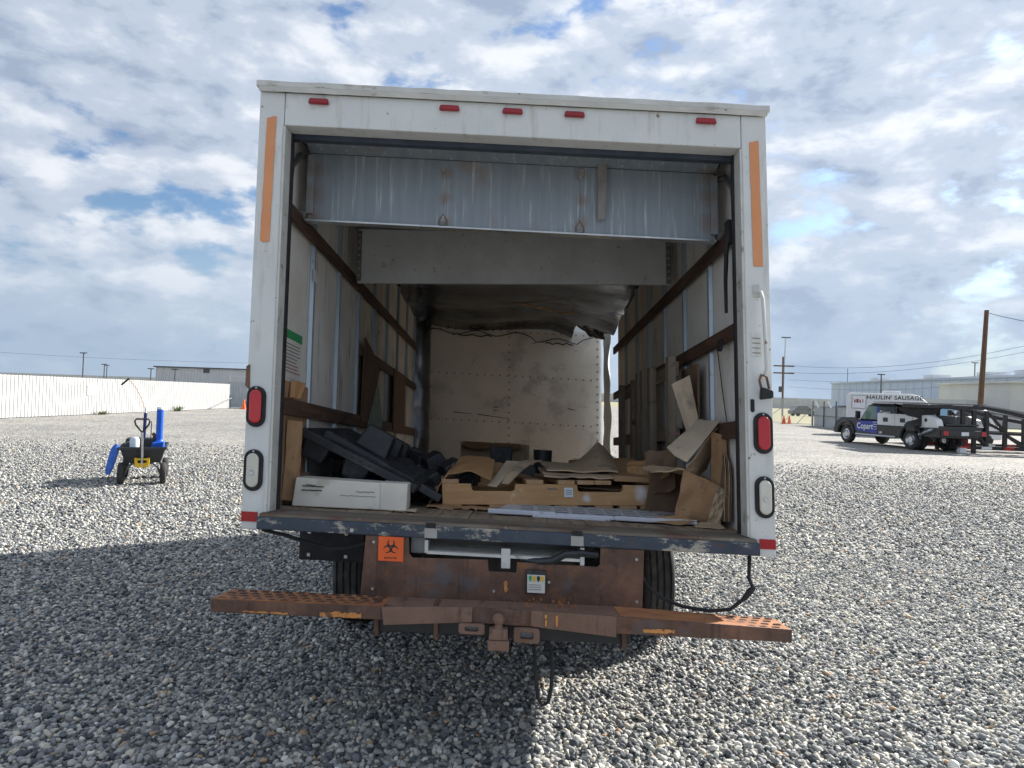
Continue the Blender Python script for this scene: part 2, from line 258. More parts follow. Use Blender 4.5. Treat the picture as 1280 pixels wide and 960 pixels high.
# ------------------------------------------------------------------ mesh builder
class MB:
    def __init__(s, m=None): s.v = []; s.f = []; s.m = m or Matrix()
    def add(s, vs, fs):
        o = len(s.v); s.v += [s.m @ Vector(p) for p in vs]; s.f += [tuple(i + o for i in f) for f in fs]; return s
    def box(s, x0, x1, y0, y1, z0, z1):
        return s.add([(x, y, z) for z in (z0, z1) for y in (y0, y1) for x in (x0, x1)], [(0, 2, 3, 1), (4, 5, 7, 6), (0, 1, 5, 4), (2, 6, 7, 3), (0, 4, 6, 2), (1, 3, 7, 5)])
    def hexa(s, p):      # eight corners: bottom 4 (ccw), top 4
        return s.add(p, [(3, 2, 1, 0), (4, 5, 6, 7), (0, 1, 5, 4), (1, 2, 6, 5), (2, 3, 7, 6), (3, 0, 4, 7)])
    def prism(s, poly, a, b, axis='y'):
        n = len(poly)
        def P(p, t): return {'y': (p[0], t, p[1]), 'x': (t, p[0], p[1]), 'z': (p[0], p[1], t)}[axis]
        return s.add([P(p, a) for p in poly] + [P(p, b) for p in poly], [tuple(range(n)), tuple(range(2 * n - 1, n - 1, -1))] + [(i, (i + n), (i + 1) % n + n, (i + 1) % n) for i in range(n)])
    def tube(s, pts, r, n=8, cap=True):
        pts = [Vector(p) for p in pts]; rs = r if isinstance(r, (list, tuple)) else [r] * len(pts); vs = []; fs = []
        up = None
        for i, p in enumerate(pts):
            d = (pts[min(i + 1, len(pts) - 1)] - pts[max(i - 1, 0)]).normalized()
            if up is None: up = Vector((0, 0, 1)) if abs(d.z) < .9 else Vector((1, 0, 0))
            a = d.cross(up).normalized(); up = a.cross(d).normalized()
            for k in range(n):
                t = 2 * math.pi * k / n; vs.append(p + (a * math.cos(t) + up * math.sin(t)) * rs[i])
        for i in range(len(pts) - 1):
            for k in range(n): fs.append((i * n + k, i * n + (k + 1) % n, (i + 1) * n + (k + 1) % n, (i + 1) * n + k))
        if cap: fs += [tuple(range(n - 1, -1, -1)), tuple(range((len(pts) - 1) * n, len(pts) * n))]
        return s.add(vs, fs)
    def lathe(s, prof, n=24, c=(0, 0, 0), axis='x'):
        vs = []; fs = []; k = len(prof)
        for i in range(n):
            t = 2 * math.pi * i / n
            for (a, r) in prof:
                q = {'x': (a, r * math.cos(t), r * math.sin(t)), 'z': (r * math.cos(t), r * math.sin(t), a), 'y': (r * math.sin(t), a, r * math.cos(t))}[axis]
                vs.append((q[0] + c[0], q[1] + c[1], q[2] + c[2]))
        for i in range(n):
            j = (i + 1) % n
            for q in range(k - 1): fs.append((i * k + q, i * k + q + 1, j * k + q + 1, j * k + q))
        return s.add(vs, fs)
    def sheet(s, p00, p10, p11, p01, nu=6, nv=6, th=.006, fn=None):
        p00, p10, p11, p01 = map(Vector, (p00, p10, p11, p01)); nrm = (p10 - p00).cross(p01 - p00).normalized(); vs = []; fs = []
        for k in (0, 1):
            for j in range(nv + 1):
                for i in range(nu + 1):
                    u, v = i / nu, j / nv
                    p = (p00 * (1 - u) + p10 * u) * (1 - v) + (p01 * (1 - u) + p11 * u) * v
                    h = fn(u, v) if fn else 0
                    if isinstance(h, (int, float)): p = p + nrm * h
                    else: p = p + Vector(h)
                    vs.append(p + nrm * th * (k - .5))
        W = nu + 1; o = W * (nv + 1)
        for j in range(nv):
            for i in range(nu):
                a = j * W + i; fs.append((a, a + W, a + W + 1, a + 1)); fs.append((a + o, a + 1 + o, a + W + 1 + o, a + W + o))
        for i in range(nu):
            fs.append((i, i + 1, i + 1 + o, i + o)); a = nv * W + i; fs.append((a + 1, a, a + o, a + 1 + o))
        for j in range(nv):
            a = j * W; fs.append((a + W, a, a + o, a + W + o)); a = j * W + nu; fs.append((a, a + W, a + W + o, a + o))
        return s.add(vs, fs)

# the box truck's frame: nose down, rear axle on the ground, body racked a little sideways
def Rm(a, b, c): return Matrix.Rotation(a, 4, 'Z') @ Matrix.Rotation(b, 4, 'X') @ Matrix.Rotation(c, 4, 'Y')
TM = Matrix.Translation((.004, 3.2419, .9861)) @ Rm(rad(-.18474), rad(-4.46897), rad(-1.29852))
SH = .04216
def shear(v): return Vector((v[0], v[1], v[2] - SH * v[0]))

def mesh(name, vs, fs, mat, smooth=False):
    me = bpy.data.meshes.new(name); me.from_pydata([tuple(v) for v in vs], [], fs); me.materials.append(M[mat])
    bm = bmesh.new(); bm.from_mesh(me); bmesh.ops.recalc_face_normals(bm, faces=bm.faces); bm.to_mesh(me); bm.free()
    if smooth:
        me.polygons.foreach_set('use_smooth', [True] * len(me.polygons))
        try: me.set_sharp_from_angle(angle=rad(38))
        except Exception: pass
    me.update(); return me
def tag(o, label=None, cat=None, group=None, kind=None):
    if label: o['label'] = label
    if cat: o['category'] = cat
    if group: o['group'] = group
    if kind: o['kind'] = kind
    return o
def bev(o, w, seg=2):
    if w:
        b = o.modifiers.new('bevel', 'BEVEL'); b.width = w; b.segments = seg; b.limit_method = 'ANGLE'; b.angle_limit = rad(40)
    return o
class Ctx:            # where a thing's parts are built: world space or the truck's frame, origin at base
    def __init__(s, truck=False, base=(0, 0, 0)):
        s.truck = truck; s.base = shear(base) if truck else Vector(base)
        s.mw = (TM @ Matrix.Translation(s.base)) if truck else Matrix.Translation(s.base)
    def loc(s, v): return (shear(v) if s.truck else Vector(v)) - s.base
def thing(name, label, cat, base=(0, 0, 0), truck=False, group=None):
    o = bpy.data.objects.new(name, None); COL.objects.link(o); c = Ctx(truck, base); o.matrix_world = c.mw; o.empty_display_size = .1
    tag(o, label, cat, group); o_ctx[o.name] = c; return o
o_ctx = {}
def ctx(o):
    while o.parent: o = o.parent
    return o_ctx[o.name]
def part(parent, name, mb, mat, bevel=0, smooth=False, label=None, kind=None):
    c = ctx(parent); me = mesh(name, [c.loc(v) for v in mb.v], mb.f, mat, smooth)
    o = bpy.data.objects.new(name, me); COL.objects.link(o); o.parent = parent
    bev(o, bevel); tag(o, label, kind=kind); return o
def single(name, mb, mat, label, cat, base=(0, 0, 0), truck=False, bevel=0, smooth=False, group=None, kind=None):
    c = Ctx(truck, base); me = mesh(name, [c.loc(v) for v in mb.v], mb.f, mat, smooth)
    o = bpy.data.objects.new(name, me); COL.objects.link(o); o.matrix_world = c.mw; o_ctx[o.name] = c
    bev(o, bevel); tag(o, label, cat, group, kind); return o
def bx(*a): return MB().box(*a)
def nz(x, y, z, s=1.): return mnoise.noise(Vector((x * s, y * s, z * s)))
def letters(parent, text, mat, size, mw, name='lettering', extrude=.002, space=1., shx=0.):
    cu_ = bpy.data.curves.new(name, 'FONT'); cu_.body = text; cu_.size = size; cu_.extrude = extrude; cu_.align_x = 'CENTER'; cu_.align_y = 'CENTER'
    cu_.space_character = space; cu_.shear = shx; cu_.offset = size * .012; cu_.materials.append(M[mat])
    t_o = bpy.data.objects.new('tmp', cu_); COL.objects.link(t_o); dg = bpy.context.evaluated_depsgraph_get(); dg.update()
    me = bpy.data.meshes.new_from_object(t_o.evaluated_get(dg)); bpy.data.objects.remove(t_o)
    if not me.materials: me.materials.append(M[mat])
    o = bpy.data.objects.new(name, me); COL.objects.link(o); o.parent = parent; o.matrix_local = mw; tag(o, kind='stuff'); return o

# ================================================================== SETTING
g = MB().add([(-900, -60, 0), (900, -60, 0), (900, 1500, 0), (-900, 1500, 0)], [(0, 1, 2, 3)])
single('ground', g, 'gravel', None, None, kind='structure')
g = MB().add([(24.6, 50, .004), (600, 50, .004), (600, 1200, .004), (-600, 1200, .004), (-600, 160, .004), (24.6, 160, .004)], [(0, 1, 2, 3, 4, 5)])
single('grass_field', g, 'field', None, None, kind='structure')

# ---- loose stones
def stone_shapes(sub, n):
    out = []
    for k in range(n):
        bm = bmesh.new(); bmesh.ops.create_icosphere(bm, subdivisions=sub, radius=1); bm.verts.ensure_lookup_table()
        v = np.array([p.co[:] for p in bm.verts]); f = np.array([[q.index for q in t.verts] for t in bm.faces]); bm.free()
        for _ in range(7):
            d = rng.normal(size=3); d /= np.linalg.norm(d); h = rng.uniform(.42, .8); dd = v @ d
            v = v - np.outer(np.maximum(dd - h, 0), d)
        v = v * np.array([1.0, rng.uniform(.6, .95), rng.uniform(.42, .75)]) + rng.normal(size=v.shape) * .035
        out.append((v, f))
    return out
def octa_shapes(n):
    v0 = np.array([(1, 0, 0), (-1, 0, 0), (0, 1, 0), (0, -1, 0), (0, 0, 1), (0, 0, -1)], float); f = np.array([(0, 2, 4), (2, 1, 4), (1, 3, 4), (3, 0, 4), (2, 0, 5), (1, 2, 5), (3, 1, 5), (0, 3, 5)])
    return [((v0 + rng.normal(size=v0.shape) * .22) * np.array([1, rng.uniform(.7, 1), rng.uniform(.5, .8)]), f) for _ in range(n)]
def scatter(name, y0, y1, cell, sub, nshape, smin, smax, fade=None, octa=False):
    shapes = stone_shapes(sub, nshape) if not octa else octa_shapes(nshape)
    ys = np.arange(y0, y1, cell); P = []
    for y in ys:
        hw = .74 * y + .75; xs = np.arange(-hw, hw, cell); P.append(np.stack([xs, np.full_like(xs, y)], 1))
    P = np.concatenate(P); P += rng.uniform(-.5, .5, P.shape) * cell * 1.1
    if fade: P = P[rng.uniform(size=len(P)) < np.clip((y1 - P[:, 1]) / (y1 - fade), 0, 1)]
    n = len(P); a = rng.uniform(0, 2 * np.pi, n); tx = rng.normal(0, .35, n); ty = rng.normal(0, .35, n)
    s = smin + (smax - smin) * rng.beta(1.6, 2.6, n); which = rng.integers(0, nshape, n)
    pal = np.array([(.085, .093, .105), (.165, .174, .188), (.285, .287, .285), (.42, .412, .392), (.54, .522, .47), (.62, .555, .45), (.75, .725, .66), (.50, .33, .2)])
    pr = np.array([.12, .18, .24, .21, .11, .06, .06, .010])
    colr = pal[rng.choice(8, n, p=pr / pr.sum())] * rng.uniform(.85, 1.15, (n, 1)) * np.array([.89, .91, .92])
    Vs, Fs, Cs, off = [], [], [], 0
    for k, (v, f) in enumerate(shapes):
        I = np.where(which == k)[0]; m = len(I)
        if not m: continue
        ca, sa = np.cos(a[I]), np.sin(a[I]); cx, sx_ = np.cos(tx[I]), np.sin(tx[I]); cy, sy = np.cos(ty[I]), np.sin(ty[I])
        X = np.broadcast_to(v, (m,) + v.shape).copy()
        y_, z_ = X[..., 1].copy(), X[..., 2].copy(); X[..., 1] = y_ * cx[:, None] - z_ * sx_[:, None]; X[..., 2] = y_ * sx_[:, None] + z_ * cx[:, None]
        x_, z_ = X[..., 0].copy(), X[..., 2].copy(); X[..., 0] = x_ * cy[:, None] + z_ * sy[:, None]; X[..., 2] = -x_ * sy[:, None] + z_ * cy[:, None]
        x_, y_ = X[..., 0].copy(), X[..., 1].copy(); X[..., 0] = x_ * ca[:, None] - y_ * sa[:, None]; X[..., 1] = x_ * sa[:, None] + y_ * ca[:, None]
        X *= s[I][:, None, None]; X[..., 0] += P[I, 0][:, None]; X[..., 1] += P[I, 1][:, None]
        X[..., 2] += (s[I] * rng.uniform(-.05, .6, m))[:, None]
        Vs.append(X.reshape(-1, 3)); Cs.append(np.repeat(colr[I], len(v), 0))
        Fs.append((f[None] + (np.arange(m) * len(v))[:, None, None] + off).reshape(-1, 3)); off += m * len(v)
    Vv = np.concatenate(Vs).astype(np.float32); Ff = np.concatenate(Fs).astype(np.int32); Cc = np.concatenate(Cs).astype(np.float32)
    me = bpy.data.meshes.new(name); me.vertices.add(len(Vv)); me.vertices.foreach_set('co', Vv.ravel())
    me.loops.add(Ff.size); me.loops.foreach_set('vertex_index', Ff.ravel()); me.polygons.add(len(Ff))
    me.polygons.foreach_set('loop_start', np.arange(0, Ff.size, 3, dtype=np.int32))
    me.update(calc_edges=True)
    at = me.color_attributes.new('tint', 'FLOAT_COLOR', 'POINT'); at.data.foreach_set('color', np.concatenate([Cc, np.ones((len(Cc), 1), np.float32)], 1).ravel())
    me.materials.append(M['stone']); o = bpy.data.objects.new(name, me); COL.objects.link(o)
    return o
tag(scatter('gravel_stones', 2.55, 3.5, .0235, 2, 30, .009, .031), 'grey crushed gravel stones strewn in the foreground', 'gravel', kind='stuff')
tag(scatter('gravel_stones', 3.5, 7.6, .0255, 1, 30, .010, .031), 'grey crushed gravel stones around the box truck wheels', 'gravel', kind='stuff')
tag(scatter('gravel_stones', 7.6, 20, .045, 1, 24, .014, .034, 9., True), 'grey crushed gravel stones around the wagon and further off', 'gravel', kind='stuff')

# ================================================================== BOX TRUCK
T = thing('box_truck', 'white box truck seen from its open rear, nose down, full of scrap', 'truck', (0, 0, 0), True)
# side walls (outer skin) and front wall
def side(sx, y1):
    return bx(*sorted((sx * 1.195, sx * 1.22)), .1, y1, -.05, 2.0)
part(T, 'side_wall', side(-1, 5.62), 'white_paint')
part(T, 'side_wall', side(1, 4.46), 'white_paint')
part(T, 'roof', MB().prism([(-1.22, .1), (1.22, .1), (1.22, 4.72), (1.0, 4.86), (.88, 5.05), (.74, 5.18), (.70, 5.62), (-1.22, 5.62)], 2.02, 2.045, 'z'), 'white_paint')  # torn front right corner, cut open to let light into the box
fwall = part(T, 'front_wall', bx(-1.095, 1.10, 5.56, 5.60, .0, 1.90), 'front_wall')
part(T, 'front_wall_skin', bx(-1.19, 1.13, 5.602, 5.64, -.05, 2.0), 'white_paint')
rv = MB()
for i in range(19):
    z = .08 + i * .095
    for x in (-1.07, -.03, 1.075): rv.box(x - .009, x + .009, 5.548, 5.561, z - .009, z + .009)
for i in range(22):
    for z in (1.86, 1.30, .72): rv.box(-1.0 + i * .095 - .008, -1.0 + i * .095 + .008, 5.55, 5.561, z - .008, z + .008)
part(fwall, 'rivets', rv, 'dull_steel', kind='stuff')
pts = [(-1.09 + 2.2 * i / 30, 5.535 - .006 * (i % 2), 1.82 - .0 + .03 * math.sin(i * .9) - (.05 if 18 < i < 27 else 0)) for i in range(31)]
part(fwall, 'cable', MB().tube(pts, .006, 6), 'black_rubber')
part(fwall, 'cable', MB().tube([(-.75 + .5 * i / 8, 5.53, 1.785 + .012 * math.sin(i * 2)) for i in range(9)], .008, 6), 'black_rubber')
part(fwall, 'cable', MB().tube([(.42 + .35 * i / 8, 5.53, 1.735 + .012 * math.sin(i * 2.3)) for i in range(9)], .008, 6), 'black_rubber')
for (x0, x1, z0, z1) in ((-.72, -.48, .815, .80), (-.42, -.02, .80, .765), (-.22, -.16, .90, .90), (-.22, -.16, .86, .86), (.7, .8, .93, .915), (-.5, -.44, 1.42, 1.55), (-1.06, -.98, 1.10, 1.115)):
    part(fwall, 'scratch', MB().hexa([(x0, 5.556, z0 - .005), (x1, 5.556, z1 - .002), (x1, 5.5615, z1 - .002), (x0, 5.5615, z0 - .005), (x0, 5.556, z0 + .006), (x1, 5.556, z1 + .002), (x1, 5.5615, z1 + .002), (x0, 5.5615, z0 + .006)]), 'ink')
# left front corner: crumpled aluminium post; right front corner: torn white strip with a gap, plus one opened beside the wall to let light in
part(T, 'corner_post', MB().sheet((-1.15, 5.05, .03), (-1.03, 5.55, .03), (-1.03, 5.55, 1.92), (-1.15, 5.05, 1.92), 10, 26, .006, lambda u, v: .08 * math.sin(u * 3.1) + .018 * nz(u * 3, v * 9, 3)), 'aluminium_skin', smooth=True)
part(T, 'corner_post', MB().sheet((1.135, 5.30, .03), (1.11, 4.72, .03), (1.11, 4.90, 1.90), (1.13, 5.30, 1.95), 6, 24, .006, lambda u, v: .03 * nz(u * 3, v * 6, 1) + .02 * math.sin(u * 5)), 'white_paint', smooth=True, label='torn white corner strip with daylight beside it')
# interior lining, studs and rails
ys = [.13 + .605 * k for k in range(9)]
for sx in (-1, 1):
    for k in range(9):
        y0 = ys[k]; y1 = ys[k + 1] if k < 8 else 5.15
        if sx > 0 and k == 7: break
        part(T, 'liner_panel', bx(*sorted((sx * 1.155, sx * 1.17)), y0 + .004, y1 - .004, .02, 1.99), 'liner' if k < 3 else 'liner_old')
        part(T, 'wall_stud', MB().prism([(sx * 1.154, y0 - .03), (sx * 1.15, y0 - .03), (sx * 1.132, y0 - .017), (sx * 1.132, y0 + .017), (sx * 1.15, y0 + .03), (sx * 1.154, y0 + .03)], .03, 1.98, 'z'), 'stud_metal')
    def rail(z, y0, y1, h=.075, m='rail_wood'):
        x0, x1 = sorted((sx * 1.108, sx * 1.13)); part(T, 'wall_rail', bx(x0, x1, y0, y1, z - h / 2, z + h / 2), m, .003)
    re_ = 4.95 if sx < 0 else 4.42
    rail(1.513, .18, re_)
    if sx < 0: rail(1.045, 1.95, 4.95)
    else: rail(1.016, .16, re_)
    rail(.525, .14, re_, .085)
# ceiling: aluminium skin with bows, buckled towards the front
def ceil(u, v):
    k = max(0, v - .35) / .65
    return (0, 0, -.06 * k * (1 + nz(u * 2.2, v * 3, 5)) - .05 * k * abs(math.sin(v * 19 + u * 1.6)) - (.16 * max(0, u - .72) / .28 * k * (1 + .8 * nz(u * 9, v * 9, 8))))
cs = MB().sheet((-1.16, .1, 2.0), (1.16, .1, 2.0), (1.16, 5.56, 1.98), (-1.16, 5.56, 1.98), 34, 60, .004, ceil)
def torn(f):
    c = sum((cs.v[i] for i in f), Vector()) / len(f); return c.x > .74 + .12 * nz(c.y, c.x, 3, 4.) and c.y > 4.80 + .12 * nz(c.x, c.y, 9, 5.)
cs.f = [f for f in cs.f if not torn(f)]  # ceiling corner opened along with the roof to let light in
part(T, 'ceiling_skin', cs, 'aluminium_skin', smooth=True)
part(T, 'torn_strip', MB().sheet((.70, 4.95, 1.90), (1.05, 4.80, 1.90), (1.08, 4.9, 1.70), (.95, 5.1, 1.78), 8, 6, .004, lambda u, v: .05 * nz(u * 4, v * 4, 3)), 'aluminium_skin', smooth=True)
for y in ys[1:6]: part(T, 'roof_bow', MB().prism([(y - .03, 1.995), (y + .03, 1.995), (y + .018, 1.95), (y - .018, 1.95)], -1.15, 1.15, 'x'), 'galvanised')
part(T, 'torn_strip', MB().tube([(.05, 4.1, 1.93), (.3, 4.15, 1.895), (.55, 4.2, 1.86), (.62, 4.2, 1.885), (.7, 4.25, 1.87)], .011, 6), 'pine')
# raised door sections
d0 = part(T, 'door_panel', MB().hexa([(-1.07, .12, 1.955), (1.07, .12, 1.955), (1.09, .405, 1.90), (-1.09, .405, 1.90), (-1.07, .12, 1.975), (1.07, .12, 1.975), (1.09, .405, 1.925), (-1.09, .405, 1.925)]), 'door_panel', .003)
d1 = part(T, 'door_panel', bx(-1.09, 1.08, .40, .43, 1.532, 1.898), 'door_panel', .003)
part(d1, 'bottom_edge', bx(-1.10, 1.085, .385, .44, 1.522, 1.531), 'galvanised')
def hinge(x):
    part(d1, 'hinge', MB().prism([(x - .025, 1.885), (x + .025, 1.885), (x + .02, 1.85), (x + .006, 1.825), (x - .006, 1.825), (x - .02, 1.85)], .39, .399), 'door_panel', .002)
    part(d1, 'hinge', MB().tube([(x - .022, .398, 1.535), (x - .022, .398, 1.565), (x, .398, 1.60), (x + .022, .398, 1.565), (x + .022, .398, 1.535)], .0028, 5), 'rust_light')
    part(d1, 'hinge_pin', bx(x - .014, x + .014, .389, .399, 1.536, 1.556), 'dull_steel')
    part(d1, 'hinge_seam', MB().tube([(x - .002, .398, 1.83), (x + .003, .398, 1.70), (x - .002, .398, 1.60)], .0016, 4), 'door_panel')
hinge(-.366); hinge(.362)
for sx in (-1, 1):
    part(d1, 'end_bracket', MB().box(*sorted((sx * 1.055, sx * 1.092)), .375, .399, 1.56, 1.88), 'door_panel', .002)
    part(d1, 'roller', MB().lathe([(-.02, .012), (-.02, .028), (.02, .028), (.02, .012)], 12, (sx * 1.11, .40, 1.56), 'x'), 'dull_steel')
    part(T, 'door_track', MB().tube([(sx * 1.125, .17, .05), (sx * 1.125, .17, 1.55), (sx * 1.125, .22, 1.75), (sx * 1.125, .36, 1.87), (sx * 1.125, .6, 1.93), (sx * 1.125, 2.2, 1.94)], .016, 6), 'dull_steel')
part(d1, 'pull_strap', MB().sheet((.455, .36, 1.985), (.505, .36, 1.985), (.495, .37, 1.61), (.455, .375, 1.60), 2, 10, .004, lambda u, v: .012 * math.sin(v * 5 + u * 2)), 'strap', label='frayed grey pull strap hanging from the ceiling')
d2 = part(T, 'door_panel', MB().hexa([(-1.06, 1.5, 1.455), (1.085, 1.5, 1.555), (1.085, 1.525, 1.555), (-1.06, 1.525, 1.455), (-1.065, 1.5, 1.835), (1.09, 1.5, 1.90), (1.09, 1.525, 1.90), (-1.065, 1.525, 1.835)]), 'header_panel', .002, label='grey plywood panel hanging behind the door section')
for x, z0, z1 in ((-1.05, 1.47, 1.82), (1.075, 1.56, 1.87)):
    part(d2, 'edge_angle', bx(x - .016, x + .016, 1.49, 1.499, z0, z1), 'dull_steel')
    rb = MB()
    for i in range(7): rb.box(x - .006, x + .006, 1.484, 1.4905, z0 + .03 + i * .047, z0 + .042 + i * .047)
    part(d2, 'rivets', rb, 'bolt_steel', kind='stuff')
# floor planks
for k in range(12):
    x0 = -1.15 + k * 2.3 / 12; part(T, 'floor_plank', bx(x0 + .002, x0 + 2.3 / 12 - .002, .14, 5.55, -.02, .030 - .002 * (k % 2)), 'floor_wood')
# rear frame
PW = 1.10
for sx in (-1, 1):
    p = part(T, 'rear_post', bx(*sorted((sx * PW, sx * 1.22)), 0, .1, -.055, 2.03), 'white_paint', .006)
    part(p, 'seal_strip', MB().box(*sorted((sx * 1.080, sx * 1.098)), .0855, .115, .034, 1.87), 'black_rubber')
    part(p, 'edge_strip', MB().box(*sorted((sx * 1.089, sx * 1.0985)), -.004, .085, .03, 1.86), 'white_worn')
    part(p, 'orange_tape', MB().sheet((sx * 1.17 - .022 - sx * .004, -.003, 1.29), (sx * 1.17 + .022 - sx * .004, -.003, 1.29), (sx * 1.158 + .022, -.003, 1.905), (sx * 1.158 - .022, -.003, 1.905 - .01), 3, 20, .003, lambda u, v: (.003 * nz(v * 9, u * 2, sx) , 0, .012 * nz(u * 5, v * 20, sx))), 'orange_tape')
    def oval(w, h, n=10):
        r = w / 2; c = h / 2 - r
        return [(r * math.cos(t), c + r * math.sin(t)) for t in [math.pi * i / n for i in range(n + 1)]] + [(-r * math.cos(t), -c - r * math.sin(t)) for t in [math.pi * i / n for i in range(n + 1)]]
    for z, mt, nm in ((.505, 'red_lens', 'tail_light'), (.213, 'clear_lens', 'reverse_light')):
        cx = sx * 1.170
        L_ = part(p, nm, MB().prism([(a + cx, b + z) for a, b in oval(.088, .19)], -.014, .002), 'black_rubber', .004)
        part(p, nm + '_lens', MB().prism([(a + cx, b + z) for a, b in oval(.056, .155)], -.026, -.013), mt, .008, True)
        part(p, 'screw', MB().box(cx - .004, cx + .004, -.017, -.0135, z + .082, z + .09), 'bolt_steel')
        if nm == 'reverse_light': part(p, 'bulb_cap', MB().lathe([(0, .0001), (-.003, .011), (0, .013)], 14, (cx, -.0265, z - .01), 'y'), 'galvanised', 0, True)
    part(p, 'red_reflector', bx(sx * 1.18 - .037, sx * 1.18 + .037, -.004, .001, -.02, .024), 'red_reflector')
hd = part(T, 'rear_header', bx(-1.098, 1.098, .001, .099, 1.866, 2.03), 'white_paint', .005)
part(hd, 'inner_lip', bx(-1.09, 1.09, .0995, .14, 1.842, 1.99), 'dark_blue_metal')
part(T, 'roof_cap', MB().sheet((-1.235, -.02, 2.062), (1.235, -.02, 2.062), (1.235, .16, 2.062), (-1.235, .16, 2.062), 40, 2, .03, lambda u, v: (.0, .006 * nz(u * 22, 0, 4), .004 * nz(u * 26, v, 2))), 'white_worn', .004)
part(T, 'cap_lip', MB().sheet((-1.22, -.012, 2.025), (1.22, -.012, 2.025), (1.22, -.02, 2.047), (-1.22, -.02, 2.047), 40, 1, .012, lambda u, v: (0, .004 * nz(u * 30, 1, 4), 0)), 'white_worn')
for x in (-.934, -.304, .0, .298, .929):
    ml = part(hd, 'marker_light', MB().hexa([(x - .05, -.024, 1.974), (x + .05, -.024, 1.974), (x + .05, .001, 1.974), (x - .05, .001, 1.974), (x - .044, -.016, 2.002), (x + .044, -.016, 2.002), (x + .046, .001, 2.004), (x - .046, .001, 2.004)]), 'red_lens_dull', .007, True)
rp = [o for o in T.children if o.name.startswith('rear_post')][1]
gh = part(rp, 'grab_handle', MB().tube([(1.150, -.004, 1.165), (1.160, -.045, 1.155), (1.166, -.055, 1.12), (1.176, -.055, .80), (1.172, -.045, .775), (1.165, -.004, .77)], .0085, 8), 'white_paint', smooth=True)
part(gh, 'handle_bracket', bx(1.138, 1.17, -.008, .001, 1.14, 1.20), 'white_worn', .003)
pl = part(rp, 'padlock', MB().prism([(1.145, .655), (1.205, .665), (1.205, .70), (1.15, .715)], -.06, -.025), 'black_paint', .008, label='dark padlock hanging on the right rear post')
part(pl, 'shackle', MB().tube([(1.155, -.043, .70), (1.145, -.043, .745), (1.155, -.043, .772), (1.178, -.043, .762), (1.19, -.043, .70)], .006, 8), 'rust', smooth=True)
part(rp, 'latch', bx(1.115, 1.133, -.012, .001, .60, .66), 'black_rubber', .006)
st = part(rp, 'sticker', bx(1.125, 1.172, -.003, .0, .86, .97), 'white_paint')
for i in range(4): part(st, 'print_line', bx(1.13, 1.167, -.0045, -.0031, .875 + i * .023, .879 + i * .023), 'ink_faint')
lp = [o for o in T.children if o.name.startswith('rear_post')][0]
part(lp, 'rust_patch', MB().sheet((-1.226, -.004, .60), (-1.205, -.004, .58), (-1.208, -.004, .70), (-1.224, -.004, .69), 4, 6, .004, lambda u, v: .004 * nz(u * 9, v * 9, 1)), 'rust')
# bed sill with two slots
poly = [(-.06, -.045), (-.055, .005), (-.045, .026), (.13, .031), (.13, -.045)]
sl = part(T, 'bed_sill', MB().prism([(y, z) for y, z in [(-.058, -.046), (-.058, .010), (.03, .010), (.03, -.046)]], -1.128, 1.128, 'x'), 'sill_paint', .005)
part(T, 'sill_top', MB().prism([(-.05, .0105), (-.042, .024), (.135, .033), (.135, .0105)], -1.12, 1.12, 'x'), 'sill_floor', .002)
for x in (-.345, .31):
    part(sl, 'slot', bx(x - .022, x + .022, -.0605, -.055, .0, .022), 'black_rubber')
    part(sl, 'slot_plate', bx(x - .028, x + .028, -.0595, -.056, -.044, -.001), 'dirty_ramp')
part(sl, 'lock_pin', bx(-.705, -.69, -.066, -.055, -.035, -.02), 'bolt_steel')
# skirt plate with cut-out
sk = part(T, 'rusty_skirt', MB().prism([(-.637, -.047), (-.655, -.325), (.60, -.328), (.61, -.047), (.415, -.047), (.412, -.122), (.40, -.133), (.042, -.131), (.038, -.177), (-.084, -.177), (-.088, -.128), (-.425, -.135), (-.44, -.12), (-.443, -.047)], -.05, -.038), 'rust', .002)
for x, z in ((-.60, -.075), (-.60, -.28), (.575, -.09), (.575, -.275), (-.06, -.262), (.185, -.21)): part(sk, 'bolt', MB().lathe([(-.056, .0001), (-.056, .006), (-.05, .008)], 10, (x, 0, z), 'y'), 'bolt_steel')
part(sk, 'orange_mark', MB().prism([(-.008, -.212), (.002, -.225), (-.002, -.24), (.004, -.252), (-.008, -.27), (-.016, -.245), (-.012, -.235), (-.018, -.228)], -.0535, -.0505), 'orange_paint')
bs = part(sk, 'hazard_sticker', bx(-.578, -.466, -.0545, -.0505, -.155, -.048), 'orange_sign')
def hazard(cx, cz, R):
    mb = MB()
    def arc(ox, oz, ro, ri, a0, a1, n=16):
        vs = []
        for i in range(n + 1):
            t = a0 + (a1 - a0) * i / n; w = math.sin(math.pi * min(1, max(0, i / n))) ** .5
            rin = ro - (ro - ri) * (.25 + .75 * w)
            vs += [(ox + ro * math.cos(t), -.0552, oz + ro * math.sin(t)), (ox + rin * math.cos(t), -.0552, oz + rin * math.sin(t))]
        mb.add(vs, [(2 * i, 2 * i + 1, 2 * i + 3, 2 * i + 2) for i in range(n)])
    for k in range(3):
        a = math.pi / 2 + k * 2 * math.pi / 3; ox, oz = cx + .55 * R * math.cos(a), cz + .55 * R * math.sin(a)
        arc(ox, oz, .50 * R, .30 * R, a + .5, a + 2 * math.pi - .5)
        b = a + math.pi / 3
        arc(cx, cz, .62 * R, .50 * R, b - .35, b + .35, 8)
    return mb
part(bs, 'hazard_symbol', hazard(-.522, -.094, .033), 'ink')
letters(bs, 'BIOHAZARD', 'ink', .010, Matrix.Translation(shear((-.522, -.0552, -.141))) @ Matrix.Rotation(rad(90), 4, 'X'), extrude=.0003)
sb = part(sk, 'trailer_socket', bx(.082, .172, -.072, -.0505, -.258, -.158), 'black_plastic', .003)
